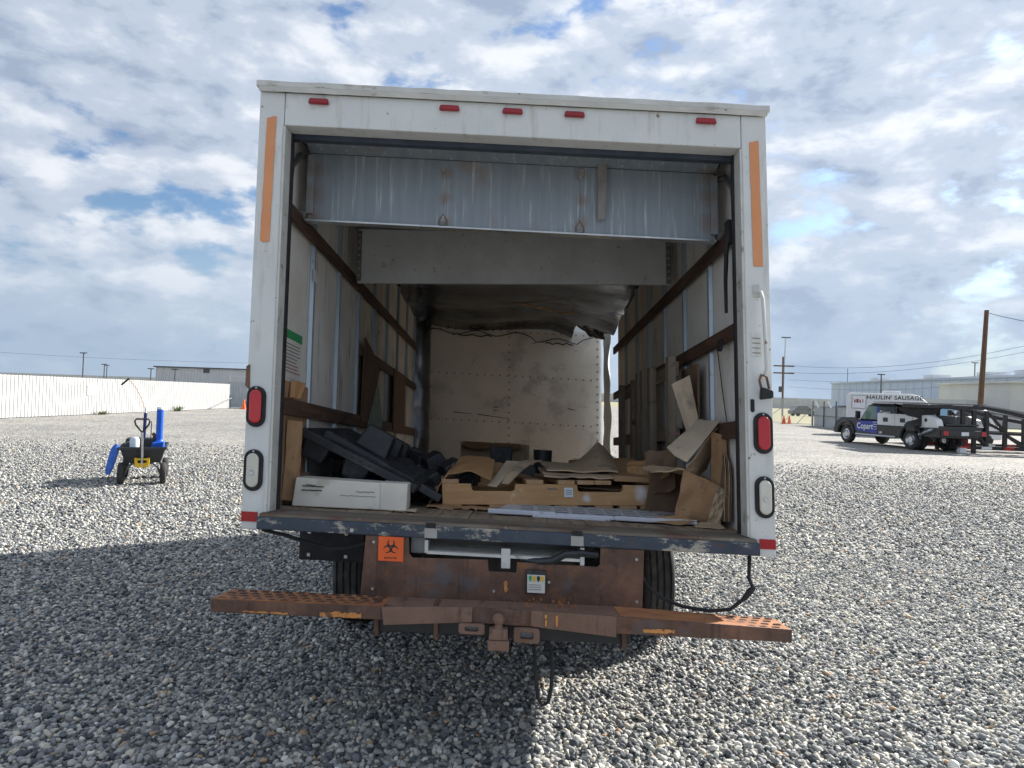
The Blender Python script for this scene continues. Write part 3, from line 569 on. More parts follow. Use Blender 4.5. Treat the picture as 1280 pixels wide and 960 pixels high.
part(sb, 'face_plate', bx(.088, .166, -.0755, -.0722, -.255, -.178), 'paper')
for i, mt in enumerate(('green_paint', 'yellow_plastic', 'ink', 'yellow_plastic')): part(sb, 'contact', MB().prism([(.095 + i * .018, -.182), (.107 + i * .018, -.182), (.108 + i * .018, -.196), (.101 + i * .018, -.208), (.094 + i * .018, -.196)], -.0785, -.0757), mt)
for i in range(3): part(sb, 'print_line', bx(.093, .15, -.0765, -.0757, -.222 - i * .01, -.2195 - i * .01), 'ink_faint')
# behind the cut-out: stowed loading ramp, brackets, hose
rm = part(T, 'stowed_ramp', MB().hexa([(-.36, -.02, -.112), (.33, -.02, -.112), (.33, .14, -.066), (-.36, .14, -.066), (-.36, -.02, -.102), (.33, -.02, -.102), (.33, .14, -.054), (-.36, .14, -.054)]), 'dirty_ramp', .002)
part(rm, 'ramp_lip', bx(-.365, .335, -.03, -.021, -.118, -.105), 'galvanised')
part(rm, 'ramp_hook', bx(-.375, -.357, -.035, .06, -.115, -.055), 'galvanised', .003)
part(rm, 'ramp_hook', bx(-.03, .012, -.034, -.02, -.165, -.075), 'galvanised', .003)
part(rm, 'ramp_hook', bx(.325, .345, -.035, .06, -.14, -.052), 'galvanised', .003)
part(T, 'hose', MB().tube([(.06, -.005, -.125), (.14, -.04, -.126), (.20, -.042, -.118), (.26, -.04, -.085), (.33, -.04, -.078), (.405, -.03, -.083)], [.012, .016, .018, .016, .016, .014], 8), 'black_plastic', smooth=True)
part(T, 'crossmember', bx(-.44, -.37, .0, .04, -.12, -.05), 'dull_steel')
part(T, 'crossmember', bx(-.6, .6, .06, .14, -.10, -.047), 'black_paint')
part(T, 'void_backing', bx(-.42, .40, .92, .98, -.34, -.05), 'black_paint')  # black sheet stands in for the shadowed void behind the cut-out
# step bumper
bpm = part(T, 'step_bumper', MB().prism([(-1.222, -.312), (-1.222, -.363), (-.51, -.358), (-.14, -.350), (.16, -.355), (.47, -.362), (1.172, -.36), (1.175, -.308), (.47, -.292), (.16, -.287), (-.14, -.287), (-.51, -.306)], -.28, -.272), 'rust', .003)
part(bpm, 'front_plate', MB().prism([(-.515, -.304), (-.505, -.376), (-.143, -.346), (-.141, -.285)], -.291, -.2805), 'rust_light', .002)
part(bpm, 'front_plate', MB().prism([(.10, -.286), (.098, -.350), (.45, -.375), (.452, -.292)], -.289, -.2805), 'rust_light', .002)
def topz(x): return -.304 + .02 * math.exp(-(x / .45) ** 2) - (.008 if x < -.5 or x > .5 else 0)
for x0, x1, nm in ((-1.222, -.51, 'step_tread'), (-.508, .468, 'centre_plate'), (.47, 1.175, 'step_tread')):
    tr_ = part(bpm, nm, MB().sheet((x0, -.271, topz(x0)), (x1, -.271, topz(x1)), (x1 + (-.0 if x1 < 1 else -.0), -.06, topz(x1) - .004), (x0, -.06, topz(x0) - .004), 16, 3, .007, lambda u, v: .002 * nz(u * 8, v * 3, x0)), 'rust_tread' if nm == 'step_tread' else 'rust_light')
    if nm == 'step_tread':
        bt = MB(); hl = MB()
        for i in range(13):
            for j in range(4):
                x = x0 + .045 + i * (x1 - x0 - .09) / 12 + (.012 if j % 2 else -.012); y = -.25 + j * .052
                z = topz(x) + .004; bt.prism([(x - .013, y - .009), (x + .013, y - .009), (x + .016, y), (x + .013, y + .009), (x - .013, y + .009), (x - .016, y)], z - .006, z + .003, 'z')
                hl.box(x - .006, x + .006, y - .0035, y + .0035, z - .004, z + .0034)
        part(tr_, 'tread_buttons', bt, 'rust', kind='stuff'); part(tr_, 'tread_holes', hl, 'black_rubber', kind='stuff')
for (x0, x1, z0, z1) in ((-1.10, -.90, -.357, -.347), (-.77, -.60, -.358, -.328), (.56, .69, -.352, -.33)):
    n = 26; X_ = [x0 + (x1 - x0) * i / n for i in range(n + 1)]; hh = z1 - z0
    top = [(q, z1 - hh * (.15 + .6 * abs(nz(q * 45, x0 * 9, 0)) + .5 * max(0, nz(q * 14, 3, x0)))) for q in X_]; bot = [(q, z0 + hh * .3 * abs(nz(q * 50, 7, x0))) for q in X_]
    part(bpm, 'orange_paint_flake', MB().prism(bot + top[::-1], -.2835, -.2803), 'orange_paint')
for x in (.155, .20): part(bpm, 'orange_streak', MB().prism([(x, -.30), (x + .011, -.30), (x + .009, -.345), (x + .002, -.345)], -.2925, -.289), 'orange_paint')
gv = MB()
for i in range(46): 
    x = .08 + .26 * random.random() ** 1.3; s = .0012 + .003 * random.random(); yy = -.24 + .17 * random.random(); gv.box(x - s, x + s, yy - s, yy + s, topz(x) + .0, topz(x) + .004 + 1.2 * s)
part(bpm, 'grit', gv, 'rust_tread', kind='stuff')
# hitch
part(T, 'hitch_bar', bx(-.56, .52, -.20, -.12, -.425, -.365), 'black_paint', .004)
for x in (-.55, -.30, .49): part(T, 'hitch_bracket', MB().prism([(x - .012, -.3), (x + .012, -.3), (x + .012, -.44), (x - .006, -.44)], -.22, -.10), 'rust', .002)
ht = part(T, 'ball_mount', MB().box(-.076, .010, -.33, -.1, -.445, -.405), 'rust_light', .004)
part(ht, 'mount_block', bx(-.071, .005, -.328, -.25, -.404, -.36), 'rust_light', .006)
part(ht, 'tow_ball', MB().lathe([(-.362, .022), (-.352, .016), (-.345, .016), (-.338, .022), (-.325, .0265), (-.312, .023), (-.303, .012), (-.300, .0001)], 20, (-.033, -.30, 0), 'z'), 'rust_light', 0, True)
for cx, cz, w, h in ((-.143, -.371, .108, .042), (.082, -.386, .106, .06)):
    def ring(w, h, rr, n=5):
        out = []
        for qx, qz, a0 in ((1, 1, 0), (-1, 1, 90), (-1, -1, 180), (1, -1, 270)):
            for i in range(n + 1):
                t = rad(a0 + 90 * i / n); out.append((cx + qx * (w / 2 - rr) + rr * math.cos(t), cz + qz * (h / 2 - rr) + rr * math.sin(t)))
        return out
    o_, i_ = ring(w, h, .012), ring(w * .52, h * .45, .0085); n = len(o_)
    mb = MB(); mb.add([(p[0], -.30, p[1]) for p in o_] + [(p[0], -.30, p[1]) for p in i_] + [(p[0], -.275, p[1]) for p in o_] + [(p[0], -.275, p[1]) for p in i_],
        [(k, (k + 1) % n, n + (k + 1) % n, n + k) for k in range(n)] + [(2 * n + k, 3 * n + k, 3 * n + (k + 1) % n, 2 * n + (k + 1) % n) for k in range(n)] + [(k, 2 * n + k, 2 * n + (k + 1) % n, (k + 1) % n) for k in range(n)] + [(n + k, n + (k + 1) % n, 3 * n + (k + 1) % n, 3 * n + k) for k in range(n)])
    part(T, 'chain_loop', mb, 'rust_light', .003); part(T, 'loop_gusset', bx(cx - .03, cx + .03, -.274, -.2, cz - .012, cz + .012), 'dull_steel')
part(T, 'hanging_cable', MB().tube([(.11, -.13, -.40), (.12, -.16, -.48), (.125, -.17, -.58), (.135, -.17, -.67), (.152, -.17, -.70), (.178, -.17, -.685), (.19, -.17, -.63), (.195, -.16, -.56), (.19, -.15, -.48), (.165, -.13, -.41)], .0085, 8), 'black_rubber', smooth=True)
part(T, 'hanging_cable', MB().tube([(-1.11, -.03, -.05), (-1.02, .02, -.075), (-.92, .03, -.105), (-.82, .03, -.125), (-.74, .02, -.12), (-.64, .0, -.09)], .0085, 8), 'black_rubber', smooth=True)
part(T, 'hanging_cable', MB().tube([(.60, .0, -.16), (.63, -.02, -.21), (.69, -.04, -.255), (.78, -.05, -.285), (.90, -.05, -.298), (.99, -.05, -.285), (1.06, -.04, -.235), (1.10, -.03, -.19), (1.085, -.02, -.15), (1.095, 0, -.1), (1.105, .02, -.05)], .0085, 8), 'black_rubber', smooth=True)
part(T, 'wire_splice', MB().tube([(1.055, -.04, -.24), (1.085, -.035, -.205), (1.105, -.03, -.185)], [.011, .015, .010], 8), 'black_rubber', smooth=True)
# mudflap
mf = part(T, 'mud_flap', bx(-1.212, -.84, .9, .912, -.325, -.06), 'black_rubber', .003)
for x, z in ((-1.155, -.165), (-.94, -.165), (-1.155, -.295), (-.94, -.295)): part(mf, 'bolt', bx(x - .01, x + .01, .892, .9, z - .01, z + .01), 'bolt_steel', .002)
# running gear
for sx in (-1, 1): part(T, 'frame_rail', bx(*sorted((sx * .40, sx * .47)), .05, 6.95, -.30, -.07), 'black_paint')
ay = 1.80
zax = .40 + .005  # axle height above ground
az = (TM.inverted() @ Vector((0, (TM @ Vector((0, ay, 0))).y, .405))).z
part(T, 'rear_axle', MB().tube([(-.95, ay, az + .0 * SH), (.95, ay, az)], .05, 10), 'dull_steel', smooth=True)
part(T, 'axle_housing', MB().lathe([(-.16, .06), (-.1, .15), (.1, .15), (.16, .06)], 16, (0, ay, az), 'x'), 'dull_steel', smooth=True)
def tyre_prof(w, R):
    p = [(-w / 2 + .02, R * .56), (-w / 2, R * .72), (-w / 2 + .008, R * .93), (-w / 2 + .022, R * .985)]
    gx = [-.3, -.1, .1, .3]
    xs = -w / 2 + .022
    for q in gx:
        c = q * w; p += [(c - .007, R), (c - .005, R - .014), (c + .005, R - .014), (c + .007, R)]
    p += [(w / 2 - .022, R * .985), (w / 2 - .008, R * .93), (w / 2, R * .72), (w / 2 - .02, R * .56)]
    return p
for x in (-1.045, -.80, .985, .74):
    zc_ = (TM.inverted() @ Vector((0, (TM @ Vector((x, ay, 0))).y, 0.0))).z
    # centre so that the tyre stands on the ground
    wpt = TM @ shear((x, ay, 0)); zc_ = -(wpt.z - .405) / math.cos(rad(4.47))
    w_ = part(T, 'wheel', MB().tube([(x - .04, ay, zc_), (x + .04, ay, zc_)], .09, 14), 'dull_steel', smooth=True)
    part(w_, 'tyre', MB().lathe(tyre_prof(.215, .40), 48, (x, ay, zc_), 'x'), 'tyre', smooth=True)
    part(w_, 'rim', MB().lathe([(-.08, .09), (-.08, .2), (-.09, .225), (.09, .225), (.08, .2), (.08, .09)], 28, (x, ay, zc_), 'x'), 'dull_steel', smooth=True)
part(T, 'front_crossmember', bx(-.75, .75, 6.7, 6.9, -.48, -.16), 'black_paint', .02)

# left wall notice
nt_ = part(T, 'notice', bx(-1.1545, -1.152, .30, .60, .68, .93), 'paper', label='paper notice with green heading on the left wall')
part(nt_, 'heading_band', bx(-1.1518, -1.150, .30, .60, .885, .93), 'green_band')
for i in range(9):
    y1 = .60 - .02 - .07 * random.random(); part(nt_, 'print_line', bx(-1.1518, -1.1505, .315, y1, .855 - i * .018, .860 - i * .018), 'ink_faint' if i < 6 else 'red_lens_dull')
part(T, 'paper_scrap', bx(-1.131, -1.128, .70, .79, 1.27, 1.34), 'paper')
part(T, 'black_strap', MB().tube([(1.09, .2, 1.53), (1.085, .22, 1.42), (1.09, .26, 1.28), (1.10, .29, 1.12)], [.012, .012, .01, .008], 6), 'black_rubber', smooth=True)
part(T, 'rail_hook', bx(1.085, 1.105, .19, .25, 1.46, 1.58), 'black_rubber', .005)
part(T, 'rail_hook', MB().prism([(.37, 1.0), (.42, 1.0), (.41, .94), (.39, .95)], 1.09, 1.107, 'x'), 'black_rubber')
part(T, 'thin_wire', MB().tube([(1.145, .62, 1.0), (1.14, .55, .85), (1.14, .50, .70), (1.14, .44, .56)], .003, 5), 'ink')

# ================================================================== CARGO (truck frame)
FZ = .034
def jit(a): return lambda u, v: a * (nz(u * 2.5, v * 2.5, a * 900) + .5 * nz(u * 7, v * 7, a * 500))
# white long carton
m_ = Matrix.Translation((-.80, .42, FZ)) @ Matrix.Rotation(rad(4), 4, 'Z')
b = thing('carton', 'long white cardboard carton lying at the left rear sill', 'box', (-.80, .42, FZ), True)
part(b, 'box_body', MB(m_).hexa([(-.285, -.12, 0), (.15, -.12, 0), (.15, .12, 0), (-.285, .12, 0), (-.27, -.115, .142), (.15, -.12, .134), (.15, .12, .134), (-.27, .115, .142)]), 'card_white', .006)
part(b, 'end_sleeve', MB(m_).hexa([(.149, -.125, .004), (.28, -.125, .0), (.28, .125, .0), (.149, .125, .004), (.149, -.125, .137), (.285, -.122, .136), (.285, .122, .136), (.149, .125, .137)]), 'card_white', .004)
part(b, 'torn_flap', MB(m_).sheet((.14, -.12, .004), (.33, -.16, .004), (.33, -.06, .006), (.14, -.05, .006), 5, 3, .004, jit(.006)), 'card_pale')
for (x0, x1, z, h) in ((-.235, -.13, .102, .006), (-.24, -.14, .082, .006), (.03, .12, .086, .003), (-.05, .13, .064, .0022), (-.22, -.17, .108, .004)):
    n = 16; pts = [(x0 + (x1 - x0) * i / n, -.1235 + .0, z + .0045 * nz(i * 1.9, z * 80, 0)) for i in range(n + 1)]
    part(b, 'handwriting', MB(m_).tube(pts, h / 2.4, 4), 'ink')
# grey carton scrap left of it
single('cardboard_block', MB().hexa([(-1.145, .36, FZ), (-1.07, .36, FZ), (-1.07, .62, FZ), (-1.145, .62, FZ), (-1.145, .36, .185), (-1.085, .36, .19), (-1.085, .62, .19), (-1.145, .62, .185)]), 'card_dark', 'dark grey cardboard block wedged between left post and white carton', 'cardboard', (-1.11, .5, FZ), True, .006)
# folded brown cardboard standing at the left wall
b = thing('folded_cardboard', 'tall folded brown cardboard standing against the left wall', 'cardboard', (-1.08, .45, FZ), True)
part(b, 'panel', MB().sheet((-1.143, .27, .05), (-1.143, .70, .05), (-1.141, .69, .655), (-1.143, .27, .66), 5, 10, .012, lambda u, v: .003 * nz(u * 4, v * 6, 1)), 'card_brown')
part(b, 'panel', MB().sheet((-1.13, .30, .06), (-1.06, .36, .05), (-1.075, .40, .455), (-1.13, .32, .46), 4, 8, .01, jit(.016)), 'card_brown')
part(b, 'panel', MB().sheet((-1.128, .34, .575), (-1.09, .40, .575), (-1.08, .46, .665), (-1.13, .36, .66), 4, 5, .01, lambda u, v: .01 * math.sin(u * 6)), 'card_orange')
part(b, 'edge_strip', MB().sheet((-1.134, .25, .20), (-1.122, .27, .18), (-1.122, .27, .47), (-1.134, .25, .47), 2, 10, .008, jit(.008)), 'card_dark')

# black plastic nestable pallets
def plastic_pallet(label, W, Lg, m, base, feet_up=True, nx=3, ny=3, feet=None, group='black plastic pallets piled on the left'):
    p = thing('plastic_pallet', label, 'pallet', base, True, group)
    th = .045
    fr = MB(m)
    for x0, x1, y0, y1 in ((-W / 2, W / 2, -Lg / 2, -Lg / 2 + .045), (-W / 2, W / 2, Lg / 2 - .045, Lg / 2)): fr.box(x0, x1, y0, y1, 0, th)
    for x0, x1 in ((-W / 2, -W / 2 + .045), (W / 2 - .045, W / 2)): fr.box(x0, x1, -Lg / 2 + .0455, Lg / 2 - .0455, 0, th)
    part(p, 'rim', fr, 'black_plastic', .005)
    n1 = int(W / .06); n2 = int(Lg / .06); lat = MB(m)
    for i in range(1, n1): x = -W / 2 + W * i / n1; lat.box(x - .007, x + .007, -Lg / 2 + .046, Lg / 2 - .046, .006, th - .004)
    for j in range(1, n2): y = -Lg / 2 + Lg * j / n2; lat.box(-W / 2 + .046, W / 2 - .046, y - .007, y + .007, .008, th - .002)
    part(p, 'deck_lattice', lat, 'black_plastic', kind='stuff')
    hl = MB(m)
    for i in range(6): x = -W * .12 + i * .05; hl.box(x - .012, x + .012, -Lg / 2 - .001, -Lg / 2 + .012, .016, .030)
    part(p, 'rim_holes', hl, 'ink', kind='stuff')
    big = feet is not None
    if feet is None: feet = [(-W / 2 + .10 + (W - .20) * i / (nx - 1), -Lg / 2 + .10 + (Lg - .20) * j / (ny - 1)) for i in range(nx) for j in range(ny)]
    for cx, cy in feet:
        a, c = (.10, .082) if big else (.075, .058); hh = .15 if big else .10; z0, z1 = (th, th + hh) if feet_up else (0, -hh)
        part(p, 'foot', MB(m).hexa([(cx - a, cy - a, z0), (cx + a, cy - a, z0), (cx + a, cy + a, z0), (cx - a, cy + a, z0), (cx - c, cy - c, z1), (cx + c, cy - c, z1), (cx + c, cy + c, z1), (cx - c, cy + c, z1)]), 'black_plastic', .012)
    return p
def fr(x, y, z, rx=0, ry=0, rz=0): return Matrix.Translation((x, y, z)) @ Matrix.Rotation(rad(rz), 4, 'Z') @ Matrix.Rotation(rad(ry), 4, 'Y') @ Matrix.Rotation(rad(rx), 4, 'X')
plastic_pallet('black plastic pallet tilted feet upward behind the white carton', .72, 1.1, fr(-.745, 1.20, .205, -2, 27, 3), (-.745, 1.2, FZ), True, feet=[(-.13, -.22), (-.10, .12), (-.08, .42)])
plastic_pallet('black plastic pallet propped on the left wall, foot hanging below its raised edge', .68, .95, fr(-.80, .99, .265, 2, 24, -1), (-.80, .99, FZ), False)
plastic_pallet('black plastic pallet lying upside down beyond the wooden pallet', 1.0, 1.2, fr(.10, 2.75, .12, 0, 1, 4), (.1, 2.75, FZ), True)
plastic_pallet('black plastic pallet lying beneath the tilted one', .62, .9, fr(-.62, 1.45, .10, 4, 14, -20), (-.62, 1.45, FZ), True)
plastic_pallet('black plastic pallet lying flat at the back left of the load bed', 1.0, 1.2, fr(-.5, 3.0, .08, 0, -3, -7), (-.5, 3, FZ), True)
single('plastic_crate_scrap', MB(fr(-.80, .78, .12, 10, 20, 30)).hexa([(-.08, -.06, 0), (.08, -.06, 0), (.06, .06, 0), (-.07, .06, 0), (-.06, -.04, .06), (.05, -.05, .08), (.04, .04, .07), (-.05, .04, .05)]), 'navy', 'dark teal plastic scrap under the tilted black pallet', 'scrap', (-.8, .78, FZ), True, .015)

# wooden pallet
PMX = fr(.185, 1.27, .072, 0, -2.2, 6)
wp = thing('wooden_pallet', 'pale wooden pallet lying among cardboard in the middle of the bed', 'pallet', (.225, 1.27, FZ), True)
def stringer(y):
    return MB(PMX).prism([(-.61, .0), (.61, .0), (.61, .115), (.42, .115), (.415, .082), (.40, .075), (.17, .075), (.155, .082), (.15, .115), (-.20, .115), (-.205, .082), (-.22, .075), (-.43, .075), (-.445, .082), (-.45, .115), (-.61, .115)], y - .02, y + .02)
s0 = part(wp, 'stringer', stringer(-.50), 'pine_spray', .003)
part(wp, 'stringer', stringer(0), 'pine', .003); part(wp, 'stringer', stringer(.48), 'pine', .003)
for x in (-.555, -.30, -.10, .10, .30, .44, .565): part(wp, 'bottom_board', MB(PMX).box(x - .05, x + .05, -.525, .51, -.02, -.0005), 'pine_y', .002)
for x in (-.565, -.09, .09, .20, .30): part(wp, 'top_board', MB(PMX).box(x - .048, x + .048, -.52, .51, .1155, .139), 'pine_y', .002)
part(s0, 'paper_label', MB(PMX).box(.075, .125, -.5225, -.5205, .045, .098), 'paper_blue')
for i in range(3): part(s0, 'print_line', MB(PMX).box(.083, .117, -.5235, -.5227, .06 + i * .011, .064 + i * .011), 'ink_faint')
part(s0, 'stamp', MB(PMX).box(-.02, .035, -.5215, -.5202, .085, .096), 'ink_faint')
# cardboard on the pallet
def card(name, label, c, mat, nu=6, nv=6, th=.007, fn=None, base=None):
    mb = MB().sheet(*c, nu, nv, th, fn or jit(.012)); cc = sum((Vector(p) for p in c), Vector()) / 4
    return single(name, mb, mat, label, 'cardboard', base or (cc.x, cc.y, cc.z), True)
card('cardboard_sheet', 'orange brown cardboard sheet draped over the left end of the wooden pallet', ((-.34, .72, .215), (-.10, .70, .195), (-.09, 1.10, .30), (-.30, 1.10, .31)), 'card_orange', 8, 8, .007, lambda u, v: .03 * math.sin(u * 3.1) * (1 - v * .5) + .012 * nz(u * 3, v * 3, 4))
card('cardboard_sheet', 'brown cardboard strip slanting down beside the wooden pallet left end', ((-.45, .75, .045), (-.44, 1.0, .05), (-.33, 1.0, .27), (-.34, .72, .225)), 'card_brown', 5, 6)
card('cardboard_sheet', 'narrow folded cardboard flap crossing the wooden pallet notch', ((-.12, .73, .165), (-.07, .73, .16), (.12, 1.1, .30), (-.02, 1.1, .30)), 'card_pale', 5, 8, .008, lambda u, v: .03 * math.sin(v * 3.1) * (u - .3))
card('cardboard_sheet', 'small bent grey cardboard flap next to the pallet notch', ((-.04, .75, .18), (.0, .75, .18), (.20, 1.1, .295), (.10, 1.1, .29)), 'card_grey', 5, 8, .008, lambda u, v: .04 * math.sin(v * 2.6))
def peak(u, v): return (0, 0, .16 * max(0, 1 - abs(u - .80) / .38) ** 1.4 * v ** 1.2 + .012 * nz(u * 3, v * 3, 6))
card('cardboard_sheet', 'large grey cardboard sheet with a raised peak above the pallet', ((.22, .92, .262), (.64, .92, .272), (.70, 1.55, .30), (.20, 1.55, .30)), 'card_grey', 14, 10, .008, peak)
card('cardboard_sheet', 'flat grey cardboard sheet under the peaked one', ((.20, .80, .232), (.62, .82, .236), (.72, 1.3, .275), (.18, 1.3, .262)), 'card_grey', 8, 6, .009)
card('cardboard_sheet', 'thick grey brown cardboard slab on the right end of the pallet', ((.60, .80, .238), (.80, .80, .240), (.83, 1.5, .345), (.56, 1.5, .335)), 'card_brown', 6, 8, .03, lambda u, v: -.02 * math.sin(v * 3.1))
card('cardboard_sheet', 'dark brown cardboard tucked inside the pallet right notch', ((.38, .86, .18), (.66, .86, .17), (.66, 1.3, .24), (.38, 1.3, .24)), 'card_dark', 4, 4)
card('cardboard_sheet', 'torn brown cardboard lying on the floor under the pallet left half', ((-.45, .62, .040), (.02, .60, .040), (.05, .85, .045), (-.45, .85, .045)), 'card_brown', 12, 4, .006, lambda u, v: .012 * abs(nz(u * 9, v * 4, 3)))
card('cardboard_sheet', 'torn brown cardboard lying on the floor under the pallet right half', ((.28, .72, .055), (.95, .70, .06), (.95, 1.0, .06), (.30, 1.0, .06)), 'card_brown', 12, 4, .006, lambda u, v: .016 * abs(nz(u * 9, v * 4, 7)))
sp_ = MB()
for i in range(26):
    x = -.45 + .75 * random.random(); y = .52 + .2 * random.random(); s = .008 + .02 * random.random()
    sp_.m = fr(x, y, FZ + .004, random.uniform(-12, 12), random.uniform(-12, 12), random.uniform(0, 180)); sp_.box(-s, s, -s * .3, s * .3, 0, .006)
single('wood_splinters', sp_, 'pine_y', 'scattered wood splinters on the floor before the pallet', 'splinters', (-.1, .6, FZ), True, kind='stuff')
# pale plastic slip tray at the rear edge
tb = thing('plastic_tray', 'pale lilac flat plastic tray with recesses at the rear sill', 'tray', (.42, .7, FZ), True)
TMX = fr(.43, .62, .040, 1.5, 0, -2)
part(tb, 'tray_base', MB(TMX).hexa([(-.51, -.20, 0), (.53, -.20, 0), (.53, .28, 0), (-.42, .28, 0), (-.50, -.195, .020), (.525, -.195, .020), (.52, .28, .024), (-.41, .28, .024)]), 'lilac_plastic', .005)
part(tb, 'tray_rim', MB(TMX).box(-.53, -.18, -.215, -.2005, .002, .028), 'lilac_plastic', .006)
part(tb, 'tray_rim', MB(TMX).box(-.30, .10, -.222, -.2155, -.004, .012), 'lilac_plastic', .003); part(tb, 'tray_rim', MB(TMX).box(.12, .54, -.218, -.2005, .002, .026), 'lilac_plastic', .006)
for i in range(9):
    for j in range(3):
        x = -.33 + i * .092; y = -.12 + j * .12
        part(tb, 'recess', MB(TMX).box(x - .033, x + .033, y - .04, y + .04, .0235, .0275), 'tray_recess', .002)
# carton far back
b = thing('carton', 'open brown carton sitting far back before the front wall', 'box', (-.12, 3.4, .18), True)
part(b, 'box_body', MB(fr(-.14, 3.45, .14, 0, 0, -8)).box(-.30, .30, -.18, .18, .0, .29), 'card_grey', .006)
part(b, 'flap', MB().sheet((-.44, 3.30, .43), (-.17, 3.27, .43), (-.17, 3.14, .39), (-.45, 3.16, .39), 6, 4, .007, lambda u, v: .02 * math.sin(u * 3.1) * v), 'card_brown')
part(b, 'flap', MB().sheet((-.16, 3.27, .43), (.08, 3.24, .43), (.10, 3.12, .40), (-.15, 3.13, .40), 6, 4, .007, lambda u, v: .02 * math.sin(u * 3.1) * v), 'card_brown')
pot = MB()
single('plastic_pot', MB(fr(-.068, 2.15, .20)).hexa([(-.075, -.06, 0), (.075, -.06, 0), (.075, .06, 0), (-.075, .06, 0), (-.088, -.075, .19), (.088, -.075, .19), (.088, .075, .19), (-.088, .075, .19)]), 'black_plastic', 'square black plastic pot standing before the far carton', 'pot', (-.04, 2.15, .18), True, .012)
single('plastic_pot', MB().lathe([(.20, .0001), (.20, .066), (.385, .074), (.385, .066), (.23, .058), (.23, .0001)], 20, (.255, 2.3, 0), 'z'), 'black_plastic', 'round black plastic pot behind the peaked cardboard', 'pot', (.255, 2.3, .2), True, 0, True)

# leaning wooden pallets on the right wall
def lean_pallet(label, y0, y1, x, z1, lean, n_slat, mat='old_wood'):
    p = thing('wooden_pallet', label, 'pallet', (x, (y0 + y1) / 2, FZ), True, 'wooden pallets leaning on the right wall')
    m = Matrix.Translation((x, 0, FZ)) @ Matrix.Rotation(rad(lean), 4, 'Y')
    for k in range(3):
        y = y0 + .03 + (y1 - y0 - .06) * k / 2; part(p, 'stringer', MB(m).box(-.045, .045, y - .02, y + .02, 0, z1), mat, .003)
    for k in range(n_slat):
        z = .05 + (z1 - .10) * k / (n_slat - 1); part(p, 'slat', MB(m).box(-.0605, -.0455, y0, y1, z - .045, z + .045), 'old_wood_h', .002)
        part(p, 'slat', MB(m).box(.0455, .0605, y0, y1, z - .045, z + .045), 'old_wood_h', .002)
def frame_boards(label, ylist, x, z0, z1, w, mat='old_wood'):
    p = thing('wooden_pallet', label, 'pallet', (x, sum(ylist) / len(ylist), z0), True)
    for y in ylist: part(p, 'upright', bx(x - .024, x + .024, y - w / 2, y + w / 2, z0, z1 + .03 * nz(y, 1, 1)), mat, .003)
    part(p, 'rail', bx(x + .0245, x + .042, min(ylist) - w / 2, max(ylist) + w / 2, z1 - .12, z1 - .03), 'old_wood_h', .002)
    part(p, 'rail', bx(x + .0245, x + .042, min(ylist) - w / 2, max(ylist) + w / 2, z0 + .45, z0 + .53), 'old_wood_h', .002)
    part(p, 'rail', bx(x + .0245, x + .042, min(ylist) - w / 2, max(ylist) + w / 2, z0 + .05, z0 + .14), 'old_wood_h', .002)
frame_boards('weathered wooden pallet standing upright, nearest on the right wall', [1.13, 1.73], 1.00, FZ, 1.0, .09)
frame_boards('weathered wooden pallet standing upright, second on the right wall', [2.02, 2.22], 1.00, FZ, 1.02, .09)
frame_boards('dark wooden pallet standing upright, farthest on the right wall', [2.47, 3.1], 1.0, FZ, 1.0, .09)
card('cardboard_sheet', 'pale cardboard plank leaning between upright pallet and right wall', ((1.03, .80, .47), (1.095, .80, .54), (1.045, .84, .855), (.945, .86, .80)), 'card_pale', 4, 8, .022, jit(.01))
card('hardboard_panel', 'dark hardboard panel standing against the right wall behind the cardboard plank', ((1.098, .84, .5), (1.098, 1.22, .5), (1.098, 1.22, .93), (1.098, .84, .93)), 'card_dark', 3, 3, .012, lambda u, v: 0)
single('pink_strip', bx(.965, 1.025, 1.0, 1.03, .512, .528), 'pink_paint', 'dull pink strip between the upright pallets on the right', 'strip', (1.0, 1.0, .51), True)
# crumpled carton at right
b = thing('carton', 'crumpled brown carton lying open at the right rear corner', 'box', (.98, .6, FZ), True)
fA, fB, fC, fD = (.85, .40, .075), (1.085, .42, .04), (1.125, .42, .22), (.90, .40, .315)
bA, bB, bC, bD = (.76, .74, .045), (1.09, .80, .04), (1.10, .80, .27), (.80, .75, .32)
part(b, 'front_side', MB().sheet(fA, fB, fC, fD, 10, 10, .008, lambda u, v: .02 * nz(u * 3, v * 3, 2) - .03 * u * u * (1 - v)), 'card_brown')
part(b, 'end_side', MB().sheet(fB, bB, bC, fC, 8, 6, .008, jit(.03)), 'card_brown')
part(b, 'top_side', MB().sheet(fD, fC, bC, bD, 8, 6, .008, jit(.02)), 'card_brown')
part(b, 'bottom_side', MB().sheet(fA, fB, bB, bA, 6, 6, .008, jit(.01)), 'card_dark')  # darker card on bottom and back puts the inside's shade into the colour
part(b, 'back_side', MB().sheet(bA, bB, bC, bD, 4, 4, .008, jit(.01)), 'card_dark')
part(b, 'flap', MB().sheet(fD, bD, (.745, .72, .305), (.768, .47, .292), 6, 5, .007, jit(.02)), 'card_grey')
part(b, 'flap', MB().sheet(fA, (.97, .395, .06), (.86, .33, .037), (.62, .45, .045), 6, 5, .007, jit(.008)), 'card_brown')
part(b, 'crushed_corner', MB().sheet((1.02, .405, .045), (1.088, .408, .045), (1.128, .408, .21), (1.075, .402, .235), 8, 8, .01, lambda u, v: -.012 - .016 * nz(u * 4, v * 5, 2)), 'card_grey')
part(b, 'printed_mark', MB().sheet((.93, .392, .235), (.985, .393, .215), (.995, .392, .26), (.94, .391, .28), 3, 3, .002, lambda u, v: -.010), 'ink_faint')
